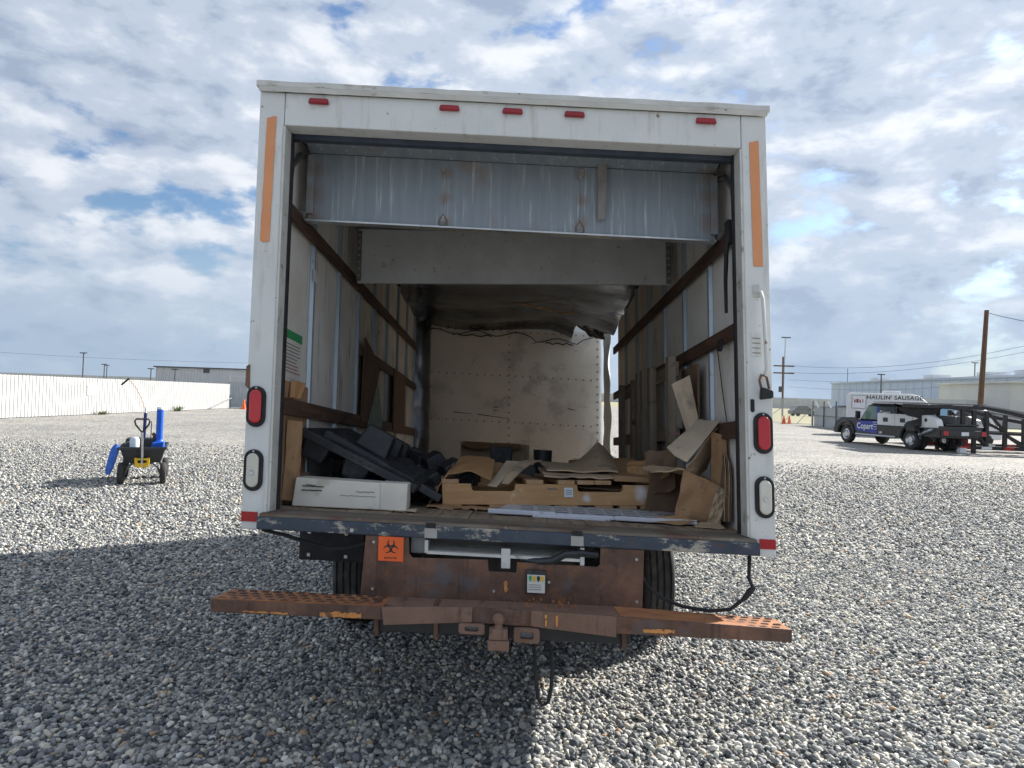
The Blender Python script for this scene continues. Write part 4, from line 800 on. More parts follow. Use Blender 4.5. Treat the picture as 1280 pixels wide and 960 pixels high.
letters(b, 'TOU', 'ink_faint', .036, (Matrix.Translation(shear((1.088, .378, .205)) - Vector(shear((.98, .6, FZ)))) @ Matrix.Rotation(rad(28), 4, 'Y') @ Matrix.Rotation(rad(90), 4, 'X')), extrude=.0005)
card('cardboard_sheet', 'pale long carton flap sloping down over the crumpled carton', ((.816, .42, .416), (.904, .36, .344), (1.118, .50, .572), (1.075, .75, .588)), 'card_pale', 8, 8, .008, lambda u, v: .014 * (abs(u - .45) * 2) + .008 * nz(u * 3, v * 4, 2))
card('cardboard_sheet', 'shaded cardboard side hanging under the pale flap', ((.91, .37, .335), (.96, .50, .24), (1.10, .70, .32), (1.115, .51, .555)), 'card_grey', 5, 5)
card('cardboard_sheet', 'tall brown cardboard standing on edge in the right rear corner', ((1.06, .50, .06), (1.14, .46, .06), (1.135, .44, .50), (1.07, .48, .52)), 'card_brown', 4, 8, .02, jit(.012))
b = thing('cardboard_stack', 'bundle of torn cardboard edges in the right rear corner', 'cardboard', (1.12, .44, .06), True)
for i in range(5): part(b, 'layer', MB().sheet((1.10 + i * .008, .42 - .01 * i, .06), (1.105 + i * .008, .46, .06), (1.115 + i * .006, .45, .40 + .03 * nz(i, 0, 0)), (1.108 + i * .007, .41 - .01 * i, .42 - .02 * i), 1, 10, .004, jit(.01)), 'card_grey' if i % 2 else 'card_dark')
card('cardboard_sheet', 'small dark reddish cardboard scrap left of the crumpled carton', ((.80, .75, .16), (.93, .70, .20), (.97, .85, .42), (.80, .95, .40)), 'card_dark', 5, 5, .008, jit(.04))
card('cardboard_sheet', 'bent brown cardboard leaning low before the upright pallets', ((.74, .9, .20), (.90, .70, .27), (.92, .9, .35), (.78, 1.1, .33)), 'card_brown', 5, 5, .008, jit(.03))
card('cardboard_sheet', 'crumpled brown cardboard wad on the floor right of the black pallets', ((-.50, .95, .06), (-.40, .92, .06), (-.42, 1.15, .17), (-.52, 1.2, .16)), 'card_brown', 8, 8, .008, jit(.05))
card('cardboard_sheet', 'torn brown cardboard poking up behind the wooden pallet', ((-.28, 1.75, .12), (.0, 1.72, .12), (.02, 1.78, .26), (-.25, 1.82, .29)), 'card_brown', 8, 6, .008, jit(.03))
card('cardboard_sheet', 'wide brown cardboard sheet lying behind the peaked grey one', ((.40, 1.6, .28), (.86, 1.5, .28), (.95, 2.1, .33), (.45, 2.2, .32)), 'card_brown', 8, 6, .008, jit(.04))
card('cardboard_sheet', 'brown cardboard folded upright between slab and crumpled carton', ((.70, .98, .22), (.86, .92, .22), (.90, 1.0, .36), (.72, 1.08, .33)), 'card_orange', 6, 6, .008, jit(.03))
card('cardboard_sheet', 'brown cardboard strip lying along the floor at the right wall', ((.93, .30, .036), (1.07, .28, .036), (1.08, .42, .05), (.95, .43, .045)), 'card_grey', 6, 4, .006, jit(.008))
plastic_pallet('small black plastic crate lid between the tilted pallet and wooden pallet', .36, .5, fr(-.46, 1.32, .13, 8, -30, 25), (-.46, 1.3, FZ), True, 2, 2)
plastic_pallet('black plastic pallet slanting against the left wall beyond the tilted ones', .6, .9, fr(-.80, 2.45, .17, -6, 22, 8), (-.8, 2.4, FZ), True, 3, 3)
ls = MB()
for i in range(70):
    x = random.uniform(-1.05, 1.05); y = random.uniform(.16, .62); q = random.uniform(.003, .011)
    ls.m = fr(x, y, FZ + .001, random.uniform(-20, 20), random.uniform(-20, 20), random.uniform(0, 180)); ls.box(-q, q, -q * .5, q * .5, 0, q * .4)
single('litter', ls, 'card_dark', 'small loose crumbs and litter along the rear edge of the bed', 'litter', (0, .3, FZ), True, kind='stuff')
# brown plywood panels tucked behind the left rail
single('plywood_panel', MB().prism([(1.95, .52), (2.30, .52), (2.62, .98), (2.30, 1.10), (2.0, 1.16)], -1.107, -1.097, 'x'), 'brown_ply', 'reddish brown plywood panel behind the left wall rail', 'panel', (-1.1, 2.2, .5), True, .002)
single('plywood_panel', bx(-1.107, -1.097, 3.35, 4.05, .5, 1.08), 'brown_ply', 'narrower brown plywood panel further in on the left wall', 'panel', (-1.1, 3.6, .5), True, .002)
single('printed_sheet', MB().prism([(2.15, .50), (2.75, .50), (2.72, .62), (2.50, .86), (2.45, .80)], -1.094, -1.088, 'x'), 'green_print', 'torn pale green printed sheet leaning on the plywood panel', 'sheet', (-1.09, 2.4, .5), True)

# ================================================================== WAGON
WX, WY = -6.03, 11.75
WM = Matrix.Translation((WX, WY, 0)) @ Matrix.Rotation(rad(24), 4, 'Z')
wg = thing('garden_wagon', 'black tub garden wagon with pull handle parked on the gravel', 'wagon', (WX, WY, 0))
def tub(w0, l0, w1, l1, z0, z1):
    o = [(-w0, -l0, z0), (w0, -l0, z0), (w0, l0, z0), (-w0, l0, z0), (-w1, -l1, z1), (w1, -l1, z1), (w1, l1, z1), (-w1, l1, z1)]
    k = .02; i = [(-w0 + k, -l0 + k, z0 + k), (w0 - k, -l0 + k, z0 + k), (w0 - k, l0 - k, z0 + k), (-w0 + k, l0 - k, z0 + k), (-w1 + k, -l1 + k, z1), (w1 - k, -l1 + k, z1), (w1 - k, l1 - k, z1), (-w1 + k, l1 - k, z1)]
    return MB(WM).add(o + i, [(3, 2, 1, 0)] + [(a, (a + 1) % 4, (a + 1) % 4 + 4, a + 4) for a in range(4)] + [(8, 9, 10, 11)] + [((a + 1) % 4 + 8, a + 8, a + 12, (a + 1) % 4 + 12) for a in range(4)] + [(a + 4, (a + 1) % 4 + 4, (a + 1) % 4 + 12, a + 12) for a in range(4)])
tb_ = part(wg, 'tub', tub(.255, .44, .32, .55, .34, .585), 'grey_plastic_dark', .008)
rim = MB(WM)
for x0, x1, y0, y1 in ((-.345, .345, -.575, -.5505), (-.345, .345, .5505, .575), (-.345, -.3205, -.55, .55), (.3205, .345, -.55, .55)): rim.box(x0, x1, y0, y1, .555, .60)
part(tb_, 'rim', rim, 'grey_plastic_dark', .006)
ch = MB(WM); ch.tube([(0, -.42, .32), (0, .42, .32)], .02, 8)
part(wg, 'chassis_bar', ch, 'dull_steel')
for y in (-.42, .42):
    part(wg, 'axle_frame', MB(WM).tube([(-.25, y, .17), (-.21, y, .27), (-.14, y, .325), (.14, y, .325), (.21, y, .27), (.25, y, .17)], .016, 8), 'dull_steel', smooth=True)
    for x in (-.30, .30):
        w_ = part(wg, 'wheel', MB(WM).lathe([(-.05, .0001), (-.05, .05), (.05, .05), (.05, .0001)], 12, (x, y, .172), 'x'), 'grey_plastic_dark')
        part(w_, 'tyre', MB(WM).lathe([(-.042, .085), (-.048, .13), (-.036, .162), (-.012, .172), (.012, .172), (.036, .162), (.048, .13), (.042, .085)], 26, (x, y, .172), 'x'), 'tyre', smooth=True)
        part(w_, 'rim', MB(WM).lathe([(-.034, .05), (-.03, .09), (.03, .09), (.034, .05)], 18, (x, y, .172), 'x'), 'black_paint', smooth=True)
h_ = part(wg, 'pull_handle', MB(WM).tube([(0, -.58, .30), (.0, -.66, .55), (-.01, -.70, .86)], .017, 8), 'galvanised', smooth=True)
part(h_, 'grip', MB(WM).tube([(-.01, -.70, .84), (-.10, -.72, .96), (-.115, -.725, 1.02), (-.09, -.728, 1.05), (.07, -.728, 1.05), (.095, -.725, 1.02), (.08, -.72, .96), (-.01, -.70, .84)], .014, 8), 'black_rubber', smooth=True)
yb = part(wg, 'yellow_yoke', MB(WM).prism([(-.11, .43), (-.10, .30), (-.06, .28), (.06, .28), (.10, .30), (.11, .43), (.07, .43), (.06, .35), (-.06, .35), (-.07, .43)], -.60, -.50), 'yellow_plastic', .008)
part(yb, 'cross_bar', MB(WM).box(-.09, .09, -.61, -.585, .395, .425), 'yellow_plastic', .005)
def ww(x, y, z): return WM @ Vector((x, y, z))
def wthing(name, label, cat, x, y, z): p = ww(x, y, z); return thing(name, label, cat, tuple(p))
t_ = wthing('blue_tube', 'tall bright blue tube standing upright in the wagon', 'tube', .24, -.2, .37)
part(t_, 'barrel', MB(WM).lathe([(.37, .0001), (.37, .052), (1.19, .052), (1.19, .045), (.45, .045), (.45, .0001)], 22, (.215, -.24, 0), 'z'), 'blue_plastic', 0, True)
part(t_, 'collar', MB(WM).lathe([(.56, .053), (.57, .09), (.66, .085), (.70, .056)], 22, (.215, -.24, 0), 'z'), 'blue_plastic', 0, True)
part(t_, 'rim_cap', MB(WM).lathe([(1.191, .056), (1.23, .05), (1.24, .0001)], 22, (.215, -.24, 0), 'z'), 'letter_white', 0, True)
single('blue_jug', MB(WM).hexa([(.10, -.42, .37), (.25, -.42, .37), (.25, -.31, .37), (.10, -.31, .37), (.12, -.46, .66), (.30, -.46, .68), (.30, -.31, .68), (.12, -.31, .66)]), 'blue_plastic', 'short bright blue plastic holder at the foot of the blue tube', 'holder', tuple(ww(.22, -.4, .37)), bevel=.02)
single('blue_bag', MB(WM).tube([(-.36, -.50, .63), (-.385, -.52, .56), (-.42, -.54, .40), (-.46, -.55, .24), (-.47, -.55, .17)], [.035, .06, .06, .05, .03], 10), 'blue_fabric', 'blue fabric bag hanging over the left side of the wagon', 'bag', tuple(ww(-.4, -.5, .2)), smooth=True)
single('spray_can', MB(WM).lathe([(.37, .0001), (.37, .07), (.70, .07), (.74, .05), (.75, .0001)], 14, (-.13, -.36, 0), 'z'), 'paper_blue', 'pale blue bottle among the tools in the wagon', 'bottle', tuple(ww(-.13, -.36, .37)), smooth=True)
single('tool_box', MB(WM).box(-.28, .10, -.1, .3, .365, .70), 'grey_plastic_dark', 'dark tool case standing inside the wagon tub', 'case', tuple(ww(-.1, .1, .36)), bevel=.02)
single('tool_bin', MB(WM).box(-.26, -.02, -.30, -.12, .365, .66), 'black_plastic', 'small black bin at the wagon front, left of the handle', 'bin', tuple(ww(-.15, -.2, .36)), bevel=.02)
single('tool_bin', MB(WM).box(.0, .16, -.30, -.12, .365, .72), 'black_plastic', 'small black bin at the wagon front, beside the blue tube', 'bin', tuple(ww(.1, -.2, .36)), bevel=.02)
single('drill', MB(WM).tube([(.12, -.2, .66), (.16, -.2, .74), (.12, -.22, .80)], [.03, .04, .025], 8), 'brown_ply', 'brown handled tool poking out of the wagon', 'tool', tuple(ww(.14, -.2, .66)), smooth=True)
wd = wthing('inspection_wand', 'thin curved wire wand with navy holder rising from the wagon', 'wand', -.02, 0, .7)
part(wd, 'holder', MB(WM).tube([(-.02, -.02, .70), (-.01, -.02, 1.12)], .026, 10), 'navy', smooth=True)
part(wd, 'holder_tip', MB(WM).tube([(-.01, -.02, 1.121), (-.01, -.02, 1.20)], .02, 10), 'letter_white', smooth=True)
part(wd, 'wire', MB(WM).tube([(-.02, -.02, 1.18), (-.08, -.02, 1.36), (-.16, -.02, 1.52), (-.22, -.02, 1.60), (-.28, -.02, 1.66)], .006, 6), 'pine', smooth=True)
part(wd, 'grip', MB(WM).tube([(-.27, -.02, 1.68), (-.38, -.02, 1.57)], .015, 8), 'black_rubber', smooth=True)
part(wd, 'stand', MB(WM).tube([(.08, .05, .70), (.08, .05, .98)], .008, 6), 'black_rubber')

# ================================================================== LEFT FENCE
fx = -20.6
fe = thing('metal_fence', 'long white corrugated metal fence along the left of the yard', 'fence', (fx, 40, 0))
def corr(n, p=.225):
    pr = []
    for i in range(n):
        y = i * p; pr += [(y, 0), (y + p * .60, 0), (y + p * .68, .022), (y + p * .92, .022)]
    return pr + [(n * p, 0)]
pw = .9; pr = corr(4)
bpts = [(fx + q, y, z) for z in (.03, 1.79) for (y, q) in pr]; n = len(pr)
fm = mesh('fence_panel', [(q, y, z) for z in (0, 1.76) for (y, q) in pr] + [(q - .004, y, z) for z in (0, 1.76) for (y, q) in pr],
          [(i, i + 1, n + i + 1, n + i) for i in range(n - 1)] + [(2 * n + i, 3 * n + i, 3 * n + i + 1, 2 * n + i + 1) for i in range(n - 1)], 'fence_white')
y = 22.
k = 0
while y < 51.2:
    o = bpy.data.objects.new('fence_panel', fm); COL.objects.link(o); o.parent = fe; o.location = (.0 + .006 * (k % 3), y - 40, .03 + .012 * nz(k, 0, 0)); y += pw + .004; k += 1
fend = y
for i in range(10): part(fe, 'fence_post', bx(fx - .1, fx - .04, 22 + i * 3.2, 22.06 + i * 3.2, 0, 1.76), 'galvanised')
part(fe, 'end_post', MB().tube([(fx + .1, fend + .02, 0), (fx + .1, fend + .02, 1.0)], .03, 8), 'dark_trim')
part(fe, 'end_brace', MB().tube([(fx + .15, fend, .78), (fx + .15, fend - 3.6, .1)], .035, 8), 'dull_steel')
sg = part(fe, 'sign', bx(fx + .045, fx + .055, 34.4, 35.3, .95, 1.45), 'paper', label='small faded paper sign on the white fence')
for i in range(4): part(sg, 'print_line', bx(fx + .0551, fx + .058, 34.5, 35.2 - .1 * (i % 2), 1.03 + i * .10, 1.06 + i * .10), 'ink_faint')
# grey fence across the back
gf = thing('metal_fence', 'grey corrugated metal fence behind the end of the white fence', 'fence', (-17, 54, 0))
gm = mesh('fence_panel', [(y, q, z) for z in (0, 1.95) for (y, q) in pr] + [(y, q + .004, z) for z in (0, 1.95) for (y, q) in pr],
          [(i, n + i, n + i + 1, i + 1) for i in range(n - 1)] + [(2 * n + i, 2 * n + i + 1, 3 * n + i + 1, 3 * n + i) for i in range(n - 1)], 'fence_grey')
for i in range(14):
    o = bpy.data.objects.new('fence_panel', gm); COL.objects.link(o); o.parent = gf; o.location = (-4.6 + i * .904, 0, .03)
for x in (-21.5, -19.8, -18.2): part(gf, 'fence_post', MB().tube([(x, 54.1, 0), (x, 54.1, 2.5)], .03, 6), 'galvanised')
part(gf, 'top_wire', MB().tube([(-21.6, 54.1, 2.42), (-10, 54.1, 2.42)], .012, 5), 'letter_white')
# weeds at the fence foot
def weed(x, y, h, label):
    mb = MB()
    for i in range(50):
        a = random.uniform(0, 6.28); r_ = random.uniform(0, .22); l = h * random.uniform(.4, 1); b = random.uniform(0, .3)
        p = Vector((x + r_ * math.cos(a), y + r_ * 1.6 * math.sin(a), 0)); q = p + Vector((b * math.cos(a), b * math.sin(a), l)); w = Vector((-math.sin(a), math.cos(a), 0)) * .012
        mb.add([p - w, p + w, q + w * .3, q - w * .3, (p + q) / 2 + w * 2 + Vector((0, 0, l * .12))], [(0, 1, 4, 2, 3)])
    single('weed', mb, 'weed', label, 'plant', (x, y, 0))
weed(-20.2, 43.0, .38, 'green weed tuft at the foot of the white fence, right of the wagon')
weed(-20.3, 35.2, .22, 'small dry weed tuft at the white fence behind the wagon')

# ================================================================== CONES
def cone(x, y, label, h=.7):
    c = thing('traffic_cone', label, 'traffic cone', (x, y, 0), group='orange traffic cones')
    part(c, 'cone_body', MB().lathe([(.03, .17), (h, .03), (h, .0001)], 16, (x, y, 0), 'z'), 'cone', 0, True)
    part(c, 'base', bx(x - .21, x + .21, y - .21, y + .21, 0, .03), 'cone', .01)
cone(-19.35, 51.4, 'orange traffic cone standing at the end of the white fence')
cone(-19.75, 52.6, 'orange traffic cone half hidden behind the white fence end post')
cone(23.3, 60.6, 'orange traffic cone before the chain-link gate, left of a pair')
cone(24.0, 61.2, 'orange traffic cone before the chain-link gate, right of a pair')

# ================================================================== RIGHT GATE AND FENCE
ga = thing('chain_link_gate', 'tall chain-link gate with diagonal braces at the yard edge', 'gate', (24, 60, 0))
A = Vector((22.2, 64.5, 0)); B = Vector((24.4, 57.6, 0))
def on_gate(t, z): p = A.lerp(B, t); return (p.x, p.y, z)
for t in (0, .12, .5, 1): part(ga, 'gate_post', MB().tube([on_gate(t, 0), on_gate(t, 2.15)], .035, 6), 'galvanised')
for z in (.1, 2.1): part(ga, 'gate_rail', MB().tube([on_gate(0, z), on_gate(1, z)], .025, 6), 'galvanised')
for t0, t1 in ((.14, .48), (.52, .76), (.76, .98)): part(ga, 'gate_brace', MB().tube([on_gate(t0, .1), on_gate(t1, 1.35)], .02, 6), 'dull_steel')
wm = MB()
for i in range(-12, 40):
    t0 = i / 36; 
    for s in (0, 1):
        a, b2 = (max(0, t0), min(1, t0 + .28)) 
        za = .1 + (a - t0) / .28 * 2; zb = .1 + (b2 - t0) / .28 * 2
        if s: za, zb = 2.2 - za, 2.2 - zb
        if b2 > a: wm.tube([on_gate(a, za), on_gate(b2, zb)], .005, 3, False)
part(ga, 'chain_mesh', wm, 'galvanised', kind='stuff')
pf = thing('panel_fence', 'grey sheet metal fence panels with posts beside the chain-link gate', 'fence', (24.3, 54, 0))
A2 = Vector((24.45, 57.3, 0)); B2 = Vector((23.2, 46.0, 0))
d2_ = (B2 - A2); ln = d2_.length; ang = math.atan2(d2_.y, d2_.x)
for i in range(int(ln / .904)):
    o = bpy.data.objects.new('fence_panel', gm); COL.objects.link(o); o.parent = pf; p = A2 + d2_ * (i * .904 / ln) - Vector((24.3, 54, 0)); o.location = (p.x, p.y, 0); o.rotation_euler = (0, 0, ang); o.scale = (1, 1, .82)
nv = Vector((-1, -.11, 0)) * .1
for i in range(5):
    p = A2 + d2_ * (i / 4.2) + nv; part(pf, 'fence_post', MB().tube([p, p + Vector((0, 0, 2.0))], .045, 6), 'dark_trim')
for z in (.85, 1.55): part(pf, 'fence_rail', MB().tube([A2 + nv + Vector((0, 0, z)), B2 + nv + Vector((0, 0, z))], .03, 6), 'dull_steel')
for t in (.12, .38):
    p = A2 + d2_ * t + nv * 2; part(pf, 'white_flag', MB().tube([p + Vector((0, -.3, 1.45)), p + Vector((0, .3, 1.95))], .06, 5), 'letter_white')

# ================================================================== BUILDINGS
bl = thing('warehouse', 'long low grey warehouse beyond the left fence', 'building', (-52, 120, 0))
part(bl, 'wall', bx(-60.3, -40, 120, 140, 0, 4.5), 'wall_grey'); part(bl, 'roof', bx(-60.6, -39.7, 119.7, 140.3, 4.501, 4.7), 'dark_trim')
for i in range(38): part(bl, 'wall_rib', bx(-60.2 + i * .53, -60.12 + i * .53, 119.94, 119.999, 0, 4.45), 'wall_grey')
part(bl, 'vent', bx(-52.2, -51.2, 119.85, 119.99, 3.8, 4.45), 'dark_trim')
bl = thing('warehouse', 'long pale blue warehouse stretching along the right horizon', 'building', (68, 120, 0))
part(bl, 'wall', bx(68, 100, 84, 151, 0, 6.4), 'wall_pale'); part(bl, 'roof', bx(67.7, 100.3, 83.7, 151.3, 6.401, 6.7), 'wall_pale')
for i in range(26): part(bl, 'wall_rib', bx(67.93, 67.999, 85 + i * 2.5, 85.15 + i * 2.5, 0, 6.3), 'wall_pale')
for y in (96, 104, 118, 136): part(bl, 'roof_unit', bx(70, 73, y, y + 3, 6.701, 7.5), 'wall_cream')
part(bl, 'window', bx(67.9, 67.999, 101, 103.4, 3.4, 3.8), 'glass'); part(bl, 'window', bx(67.9, 67.999, 92, 93, 3.2, 3.8), 'dark_trim')
part(bl, 'antenna', MB().tube([(69, 146, 6.7), (69, 146, 9.5)], .06, 5), 'dark_trim')
bl = thing('shed', 'cream coloured shed at the right picture edge behind the trailer', 'building', (55, 70, 0))
part(bl, 'wall', bx(50.6, 62, 72, 84, 0, 4.6), 'wall_cream'); part(bl, 'roof', bx(50.3, 62.3, 71.7, 84.3, 4.601, 4.8), 'wall_grey'); part(bl, 'door', bx(53.6, 56.6, 71.9, 71.999, 0, 3.8), 'wall_cream')
bl = thing('low_wall', 'low white wall in front of the pale blue warehouse', 'wall', (48, 76, 0))
for i in range(6): part(bl, 'wall_section', bx(40.5 + i * 1.65, 42.13 + i * 1.65, 76, 76.2, 0, 2.8), 'wall_cream')
single('shade_tarp', MB().sheet((38.2, 70, 2.6), (42.0, 70, 2.7), (41.6, 73, 3.3), (38.8, 73, 3.3), 8, 5, .05, lambda u, v: .3 * math.sin(u * 3.1)), 'car_blue', 'dark blue tarpaulin roof in front of the low white wall', 'tarpaulin', (40, 71, 2.6)) if False else None
for i, (x, y, w, h) in enumerate(((-95, 170, 60, 3.2), (120, 330, 90, 5), (20, 420, 130, 5))):
    single('far_shed', MB().hexa([(x - w / 2, y, 0), (x + w / 2, y, 0), (x + w / 2, y + 20, 0), (x - w / 2, y + 20, 0), (x - w / 2, y, h), (x + w / 2, y, h), (x + w / 2, y + 20, h), (x - w / 2, y + 20, h)]), 'wall_grey', ['distant grey shed roof above the white fence', 'distant low grey shed right of the truck on the horizon', 'distant low building strip far behind the chain-link gate'][i], 'building', (x, y, 0))

# ================================================================== POLES AND WIRES
def wire(a, b, sag, r=.03, n=14):
    a, b = Vector(a), Vector(b); return [a.lerp(b, i / n) - Vector((0, 0, sag * 4 * (i / n) * (1 - i / n))) for i in range(n + 1)]
up = thing('utility_pole', 'tall brown wooden utility pole leaning slightly behind the trailer', 'pole', (39.55, 60, 0))
part(up, 'pole', MB().tube([(39.55, 60, 0), (40.0, 60, 10.2)], [.24, .17], 12), 'pole_wood', smooth=True)
part(up, 'ground_wire', MB().tube([(39.42, 59.75, 2), (39.80, 59.80, 9.9)], .012, 5), 'wire')
part(up, 'overhead_wire', MB().tube(wire((40, 60, 10.0), (62, 62, 10.6), 1.3), .025, 5), 'wire')
tp_ = thing('utility_pole', 'distant wooden utility pole with two crossarms and transformer', 'pole', (38.2, 100, 0))
part(tp_, 'pole', MB().tube([(38.2, 100, 0), (38.1, 100, 8.4)], .13, 8), 'pole_wood')
for z in (6.1, 7.1): part(tp_, 'crossarm', bx(36.8, 39.7, 99.9, 100.1, z - .09, z + .09), 'pole_wood')
part(tp_, 'transformer', MB().lathe([(3.4, .0001), (3.4, .28), (4.2, .28), (4.2, .0001)], 12, (37.75, 99.7, 0), 'z'), 'dark_trim')
for zz, s in ((7.2, 2.0), (6.2, 1.6)): part(tp_, 'overhead_wire', MB().tube(wire((39, 100, zz), (64, 75, zz + 4.5), s), .018, 5), 'wire')
for z0, z1, x1 in ((5.2, 8.4, 72), (4.2, 7.0, 70)): part(tp_, 'overhead_wire', MB().tube(wire((39, 100, z0), (x1, 90, z1), 1.2), .014, 5), 'wire')
lm = thing('light_mast', 'tall slim light mast on the horizon right of the box truck', 'lamp', (42, 110, 0))
part(lm, 'mast', MB().tube([(42.0, 110, 0), (42.2, 110, 12.0)], [.13, .07], 8), 'galvanised'); part(lm, 'lamp_head', bx(41.6, 43.0, 109.9, 110.1, 12.0, 12.16), 'dark_trim')
def small_pole(px, y, h, label):
    p = thing('light_pole', label, 'pole', (px, y, 0)); part(p, 'pole', MB().tube([(px, y, 0), (px, y, h)], .08, 6), 'dark_trim'); part(p, 'lamp_head', bx(px - .5, px + .5, y - .1, y + .1, h, h + .14), 'dark_trim')
small_pole(-60.5, 100, 5.6, 'tallest thin pole rising above the white fence left of the wagon')
small_pole(-80, 140, 4.9, 'far thin lamp pole above the white fence, left end')
small_pole(-69, 120, 4.6, 'short far lamp pole just left of the tallest fence pole')
small_pole(-56, 110, 3.9, 'short far lamp pole above the fence over the wagon')
small_pole(-47.5, 100, 3.7, 'short far lamp pole left of the grey warehouse')
small_pole(52, 100, 6.3, 'thin pole above the left end of the pale blue warehouse')
small_pole(73, 112, 9.2, 'thin pole rising beside the warehouse roof units')
lw = thing('power_line', 'thin power line crossing the sky low above the left fence', 'wire', (-80, 150, 0))
part(lw, 'wire', MB().tube(wire((-130, 150, 8.2), (-45, 150, 6.9), .8), .02, 5), 'wire')

# ================================================================== TOW TRUCK (x forward, y left)
hd_ = math.atan2(.98, -.17)
TT = Matrix.Translation((16.85, 28.35, 0)) @ Matrix.Rotation(hd_, 4, 'Z')   # rear axle centre
tk = thing('pickup_truck', 'black and blue crew cab truck with white side boxes towing a trailer', 'truck', (16.85, 28.35, 0))
Wd = .98
cabp = [(-1.5, .55), (-1.5, 1.0), (1.2, 1.02), (3.25, 1.02), (3.4, 1.06), (4.55, 1.05), (4.85, .95), (4.95, .6), (4.9, .42), (4.62, .42), (4.5, .72), (4.2, .88), (3.9, .88), (3.62, .72), (3.5, .42), (.6, .42), (.45, .74), (.2, .88), (-.2, .88), (-.45, .74), (-.55, .55)]
body = part(tk, 'body', MB(TT).prism(cabp, -Wd, Wd), 'car_black', .02)
part(tk, 'cab', MB(TT).prism([(.95, 1.021), (3.3, 1.061), (2.75, 1.72), (2.45, 1.80), (1.2, 1.82), (.98, 1.74)], -.86, .86), 'car_black', .05)
part(tk, 'hood', MB(TT).prism([(3.28, 1.062), (3.45, 1.17), (4.5, 1.14), (4.85, 1.0), (4.85, .97), (3.3, 1.0)], -.88, .88), 'car_black', .03)
for s in (-1, 1):
    yo = s * .868; y1_ = s * .861
    def pl_(poly, mat, nm, y0=.861, y1=.872, lab=None): return part(tk, nm, MB(TT).prism(poly, *sorted((s * y0, s * y1))), mat, label=lab)
    pl_([(2.12, 1.12), (3.12, 1.12), (2.72, 1.66), (2.16, 1.72)], 'glass_green', 'front_window')
    pl_([(1.02, 1.12), (2.0, 1.12), (2.02, 1.73), (1.1, 1.74)], 'glass', 'rear_window')
    pl_([(2.0, 1.05), (2.14, 1.05), (2.18, 1.76), (2.02, 1.78)], 'car_blue', 'door_pillar', .8625, .874)
    dr = part(tk, 'front_door', MB(TT).prism([(1.98, .52), (3.38, .60), (3.25, 1.03), (1.98, 1.05)], *sorted((s * .981, s * .99))), 'car_blue', label='blue front door with white lettering')
    for z in (.70, .80, .90, .99): part(dr, 'stripe', MB(TT).box(1.99, 2.14 + .1 * (z > .75), *sorted((s * .9902, s * .994)), z, z + .02), 'letter_white')
    wb = part(tk, 'side_box', MB(TT).hexa([(-.35, s * .7, .90), (1.96, s * .7, .90), (1.96, s * 1.0, .90), (-.35, s * 1.0, .90), (-.35, s * .7, 1.38), (1.96, s * .7, 1.40), (1.96, s * 1.0, 1.40), (-.35, s * 1.0, 1.38)]), 'car_white', .02)
    for x in (.45, 1.45): part(wb, 'latch', MB(TT).box(x - .14, x + .14, *sorted((s * 1.0005, s * 1.012)), 1.05, 1.22), 'black_paint')
    for x in (.9, -.1): part(wb, 'door_seam', MB(TT).box(x - .008, x + .008, *sorted((s * 1.0005, s * 1.004)), .92, 1.37), 'car_grey')
    part(tk, 'rear_quarter', MB(TT).prism([(-1.45, .92), (-.37, .90), (-.37, 1.38), (-.9, 1.40), (-1.3, 1.25)], *sorted((s * .72, s * .995))), 'car_white', .03)
    part(tk, 'side_step', MB(TT).tube([(.8, s * 1.02, .44), (3.3, s * 1.02, .44)], .045, 8), 'galvanised')
    mr = part(tk, 'mirror', MB(TT).box(3.0, 3.12, *sorted((s * 1.02, s * 1.22)), 1.12, 1.46), 'black_paint', .03)
    for ax in (0, 4.05):
        ar = MB(TT); pts = [(ax + .56 * math.cos(t), s * .99, .45 + .52 * math.sin(t)) for t in [math.pi * i / 12 for i in range(13)]]
        part(tk, 'wheel_arch', ar.tube(pts, .07, 6), 'black_plastic', smooth=True)
        ww_ = [.86] if ax else [.90, .62]
        for q in ww_:
            w_ = part(tk, 'wheel', MB(TT).lathe([(-.1, .0001), (-.1, .12), (.1, .12), (.1, .0001)], 14, (ax, s * q, .405), 'y'), 'chrome')
            part(w_, 'tyre', MB(TT).lathe([(-.10, .24), (-.125, .31), (-.11, .385), (-.06, .405), (.06, .405), (.11, .385), (.125, .31), (.10, .24)], 28, (ax, s * q, .405), 'y'), 'tyre', smooth=True)
            part(w_, 'rim', MB(TT).lathe([(s * .02, .12), (s * (.1 if ax else -.01), .16), (s * .08, .22), (s * .11, .245), (-s * .1, .245)], 24, (ax, s * q, .405), 'y'), 'chrome', smooth=True)
part(tk, 'windshield', MB(TT).prism([(3.31, 1.075), (2.79, 1.69), (2.80, 1.70), (3.33, 1.085)], -.78, .78), 'glass', 0)
part(tk, 'front_bumper', MB(TT).box(4.9, 5.08, -.95, .95, .45, .68), 'dull_steel', .04)
part(tk, 'rear_deck', MB(TT).box(-1.5, .9, -.69, .69, 1.03, 1.10), 'car_black')
part(tk, 'tailgate_bar', MB(TT).box(-1.62, -1.505, -.95, .95, .62, .85), 'car_black', .02)
for s in (-1, 1): part(tk, 'tail_light', MB(TT).box(-1.63, -1.6205, *sorted((s * .72, s * .92)), .66, .82), 'red_lens')
part(tk, 'licence_plate', MB(TT).box(-1.628, -1.6205, -.16, .16, .66, .80), 'letter_white')
part(tk, 'exhaust', MB(TT).tube([(-.5, 1.02, .62), (-1.2, 1.03, .85)], .06, 8), 'chrome', smooth=True)
pp = part(tk, 'fuel_cap', MB(TT).lathe([(.995, .0001), (1.004, .07), (.995, .075)], 14, (-.8, 0, 1.2), 'y'), 'black_paint')
